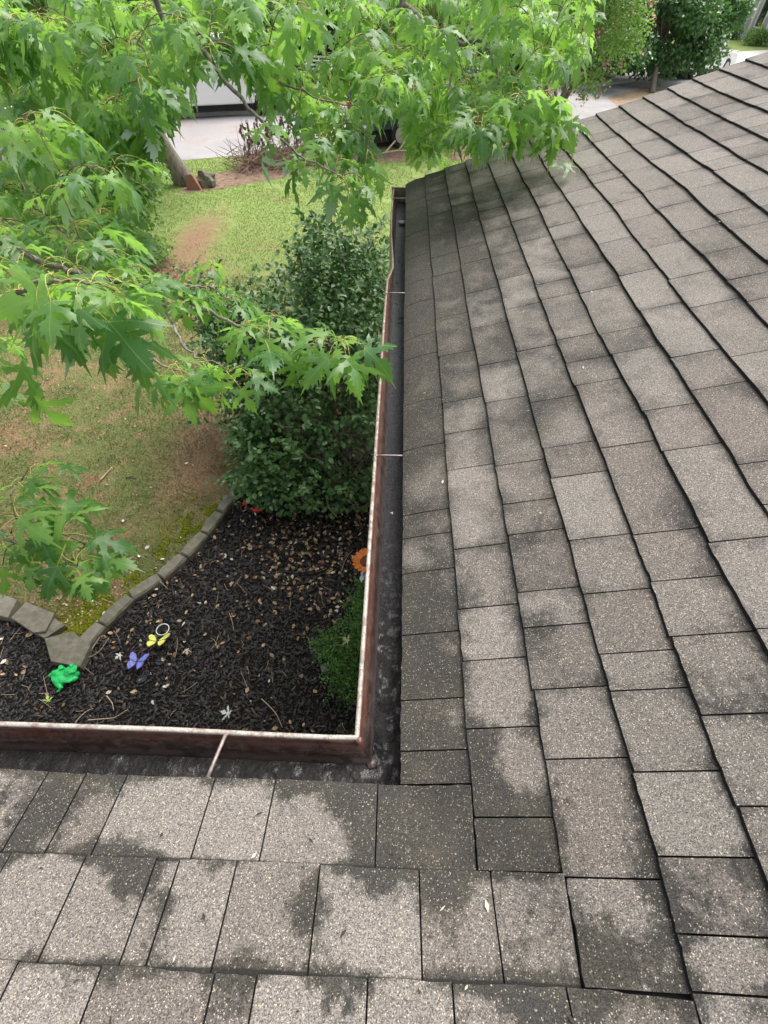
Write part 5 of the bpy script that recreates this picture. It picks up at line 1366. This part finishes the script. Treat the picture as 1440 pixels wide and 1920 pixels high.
# orange flower at the wall
c = on(688, 1052, .22); t = empty('metal_flower', (c.x, c.y, 0)); tag(t, 'orange metal flower with brown centre half hidden behind the gutter', 'ornament')
tl = Matrix.Rotation(-.15, 3, 'Y')
for k in range(18):
    a = k * 2 * math.pi / 18; g = MB(); w = .026
    ca, sa = math.cos(a), math.sin(a)
    pts = [(.055, -w * .6, 0), (.10, -w, .012), (.128, -w * .55, .02), (.138, 0, .016), (.128, w * .55, .02), (.10, w, .012), (.055, w * .6, 0), (.10, 0, .004)]
    z = .002 * (k % 2); V = [tl @ Vector((p[0] * ca - p[1] * sa, p[0] * sa + p[1] * ca, p[2] + z)) for p in pts]
    g.add(V, [(0, 1, 7), (1, 2, 7), (2, 3, 7), (3, 4, 7), (4, 5, 7), (5, 6, 7), (6, 0, 7)]); o = g.obj('petal', M['orange']); o.location = (0, 0, .22); o.parent = t
g = MB(); g.ball((0, 0, .006), (.062, .062, .018), 9, noise=.1, rot=tl); o = g.obj('centre', M['brown'], smooth=True); o.location = (0, 0, .22); o.parent = t
g = MB(); g.tube([(0, 0, 0), (.01, 0, .22)], .006, 6); o = g.obj('stalk', M['green']); o.parent = t
c = on(682, 1086, .03); g = MB(); g.ball((0, 0, .04), (.035, .045, .045), 7, noise=.25); g.ball((-.01, .05, .05), (.02, .02, .025), 6, noise=.2); o = g.obj('white_figurine', M['white'], smooth=True); o.location = (c.x, c.y, 0); tag(o, 'small white figurine standing just below the orange flower', 'figurine')
# red and teal bits at the foot of the bush
c = on(459, 943, .05); g = MB()
for k in range(6):
    a = k * math.pi / 3; g.add([(0, 0, .04), (.022 * math.cos(a - .5), .022 * math.sin(a - .5), .045), (.055 * math.cos(a), .055 * math.sin(a), .05 + .01 * (k % 2)), (.022 * math.cos(a + .5), .022 * math.sin(a + .5), .045)], [(0, 1, 2, 3)])
g.tube([(0, 0, 0), (0, 0, .045)], .003, 5)
o = g.obj('red_flower', M['red']); o.location = (c.x, c.y, 0); so = o.modifiers.new('t', 'SOLIDIFY'); so.thickness = .003; tag(o, 'small red star shaped artificial flower beside the last edging stone', 'artificial flower')
c = on(484, 956, .03); g = MB(); g.tube([(-.075, .01, .04), (-.04, -.015, .05), (0, -.02, .045), (.04, -.005, .05), (.07, .02, .04)], [.008, .022, .026, .022, .010], 8); g.tube([(-.04, -.01, .03), (-.05, -.02, 0)], .008, 5); g.tube([(.04, 0, .03), (.05, -.02, 0)], .008, 5)
o = g.obj('red_ornament', M['red'], smooth=True); o.location = (c.x, c.y, 0); tag(o, 'curved red ornament on the mulch under the front of the bush', 'ornament')
c = on(518, 945, .07); g = MB(); g.ball((0, 0, .075), (.07, .07, .07), 10); g.lathe([(.05, 0), (.035, .01), (.03, .02)], (0, 0, 0), 16); o = g.obj('teal_globe', M['teal'], smooth=True); o.location = (c.x, c.y, 0); tag(o, 'dark teal glazed globe tucked under the front of the bush', 'ornament')
# small grey box with white printed square
c = on(612, 1252, .04); t = empty('grey_box', (c.x, c.y, 0)); t.rotation_euler = (0, 0, R_(25)); tag(t, 'small grey box with a white square label beside the small shrub', 'box')
g = MB(); g.box((0, 0, .025), (.085, .06, .05)); o = g.obj('case', M['grey'], bevel=.004); o.parent = t
g = MB(); g.box((.012, .012, .0515), (.022, .022, .002)); o = g.obj('label_plate', M['white']); o.parent = t
g = MB(); g.box((.012, .012, .0530), (.010, .010, .001)); o = g.obj('mark', M['blk']); o.parent = t
# loose leaves: on the roof, in the gutter, in the bed
def loose(P, v, s, rz, label, tiltx=0.0, mat=None, name='fallen_leaf', under=False):
    V, F, mi, uv = leaf_mesh(v * 31 + 5, .105, .06); 
    V = V.copy(); nb = mi == 0
    # lay the blade flat again around its base
    o = link(name, npmesh(name, V, F, [mat or M['leaf'], M['petiole']], mi=mi, uv=uv, smooth=True))
    o.scale = (s, s, s); o.rotation_euler = (R_(55) + tiltx, R_(180) if under else 0, rz); 
    bpy.context.view_layer.update()
    zs = [(o.matrix_world @ Vector(v_)) for v_ in V]; mz = min(z.z for z in zs)
    o.location = (P[0], P[1], P[2] - mz); tag(o, label, 'leaf'); return o
ra = ray(1085, 332); kk = (EZ + CAMP[0] * TS - CAMP[2]) / (ra[2] - ra[0] * TS); Pr = CAMP + ra * kk
loose((Pr[0], Pr[1], Pr[2] + .008), 3, 1.1, R_(100), 'silvery maple leaf lying alone on the roof shingles')
for px_, py_, s, rz, lab, mt in ((440, 1342, .7, R_(80), 'pale grey dried leaf on the mulch near the lower gutter', simple('pale_dry_leaf', (.48, .50, .46), .7)), (172 - 80, 1322, .45, R_(20), 'yellow green fallen leaf on the mulch below the frog', simple('lime_leaf', (.36, .50, .10), .6)),
                             (235, 1226, .5, R_(140), 'white dried leaf left of the blue butterfly', simple('white_dry_leaf', (.62, .60, .54), .7)), (352, 1216, .45, R_(200), 'pale pinkish dried leaf right of the yellow butterfly', simple('pink_dry_leaf', (.55, .42, .34), .7))):
    P = atz(px_, py_, .02); loose((P[0], P[1], .024), int(px_), s, rz, lab, mat=mt)
loose((atz(660, 1213, .36)[0], atz(660, 1213, .36)[1], .37), 9, .6, 1.0, 'yellowish leaf caught on top of the small shrub', mat=simple('olive_leaf', (.30, .34, .12), .6))
# white dry leaf scraps on the lawn
P = np.array([atz(x, y, .01)[:2] for x, y in ((210, 1022), (277, 1028), (232, 978), (175, 1130), (196, 1152), (12, 838), (340, 1010), (305, 1050), (350, 870), (420, 905), (262, 1045))])
litter('pale_leaf_scraps', P, .02, .05, .02, simple('white_scraps', (.62, .60, .55), .8), 'whitish torn leaf scraps lying on the lawn near the edging', 'leaf scraps')
# sticks
def stick(px_list, r, label, z=.02, name='stick', mat='twig', grp='loose sticks'):
    pts = [atz(x, y, z + random.uniform(0, .02)) for x, y in px_list]
    g = MB(); g.tube(smooth_path(pts, 4), list(np.linspace(r, r * .5, (len(pts) - 1) * 4 + 1)), 6)
    tag(g.obj(name, M[mat] if isinstance(mat, str) else mat, smooth=True), label, 'stick', grp)
wood = simple('pale_stick', (.40, .31, .22), .8)
stick([(188, 900), (199, 888), (210, 876)], .010, 'pale thick stick lying on the lawn, left of the darker one', mat=wood, z=.015)
stick([(236, 895), (250, 893), (257, 896)], .011, 'dark reddish stick lying on the lawn right of the pale one', z=.015)
stick([(200, 1270), (215, 1240), (190, 1190)][::-1][:1] + [(165, 1230), (185, 1222), (205, 1195)], .004, 'thin pale twig leading from the corner block into the mulch', z=.03, mat=wood)
stick([(490, 1310), (515, 1335), (530, 1365)], .004, 'thin bent twig on the mulch near the lower gutter', z=.03, mat=wood)
stick([(165, 1350), (190, 1348), (215, 1345), (240, 1330)], .0045, 'long thin twig lying just above the lower gutter', z=.03, mat=wood)
stick([(200, 1305), (210, 1318), (213, 1332)], .005, 'short forked looking twig below the solar lights', z=.03, mat=wood)
stick([(140, 1355), (160, 1335), (175, 1328)], .004, 'short twig on the mulch at the lower left by the gutter', z=.03, mat=wood)
stick([(430, 1150), (436, 1168), (438, 1182)], .003, 'tiny upright looking twig in the middle of the mulch', z=.03, mat=wood)
stick([(300, 1090), (316, 1105)], .003, 'tiny twig beside the fourth edging stone', z=.08, mat=wood)
stick([(190, 1122), (205, 1128), (226, 1134)], .004, 'pale twig on the soil just outside the edging stones', z=.02, mat=wood)
stick([(690, 880), (683, 915), (688, 950)], .004, 'thin twig under the bush near the gutter', z=.2, mat=wood)
stick([(640, 1070), (650, 1045), (663, 1030)], .003, 'thin pale twig left of the orange flower', z=.03, mat=wood)
g = MB(); n = 240
for k in range(n):
    x, y = RNG.uniform(-4, .2), RNG.uniform(0, 4.2)
    if not inpoly(np.array([[x, y]]), BED)[0]: continue
    a = random.uniform(0, 6.28); L = random.uniform(.05, .16); m_ = np.array([x, y, .03]); dd = np.array([math.cos(a), math.sin(a), random.uniform(-.05, .15)]) * L
    g.tube([m_, m_ + dd * .5 + RNG.normal(0, .008, 3), m_ + dd], [.002, .0016, .001], 4, cap=False)
tag(g.obj('mulch_twigs', wood), 'thin broken twigs strewn through the dark mulch', 'twigs', kind='stuff')
# debris in the gutter
g = MB()
for k in range(60):
    y = RNG.uniform(.5, 3.6); a = random.uniform(0, 6.28); L = random.uniform(.006, .03); p = np.array([random.uniform(-.045, .0), y, EZ - .094]); g.tube([p, p + np.array([math.cos(a), math.sin(a), .1]) * L], .0012, 4)
tag(g.obj('gutter_bits', M['deck']), 'black bits of twig and leaf stuck in the right hand gutter', 'debris', kind='stuff')
g = MB(); p = np.array([-.035, .78, EZ - .09]); g.add([p, p + [.008, .004, .002], p + [.010, .014, .003], p + [-.002, .010, .001]], [(0, 1, 2, 3)])
o = g.obj('leaf_scrap', simple('pale_scrap', (.55, .60, .52), .6)); so = o.modifiers.new('t', 'SOLIDIFY'); so.thickness = .0008; tag(o, 'tiny pale leaf scrap in the wet gutter below the hanger rod', 'leaf')
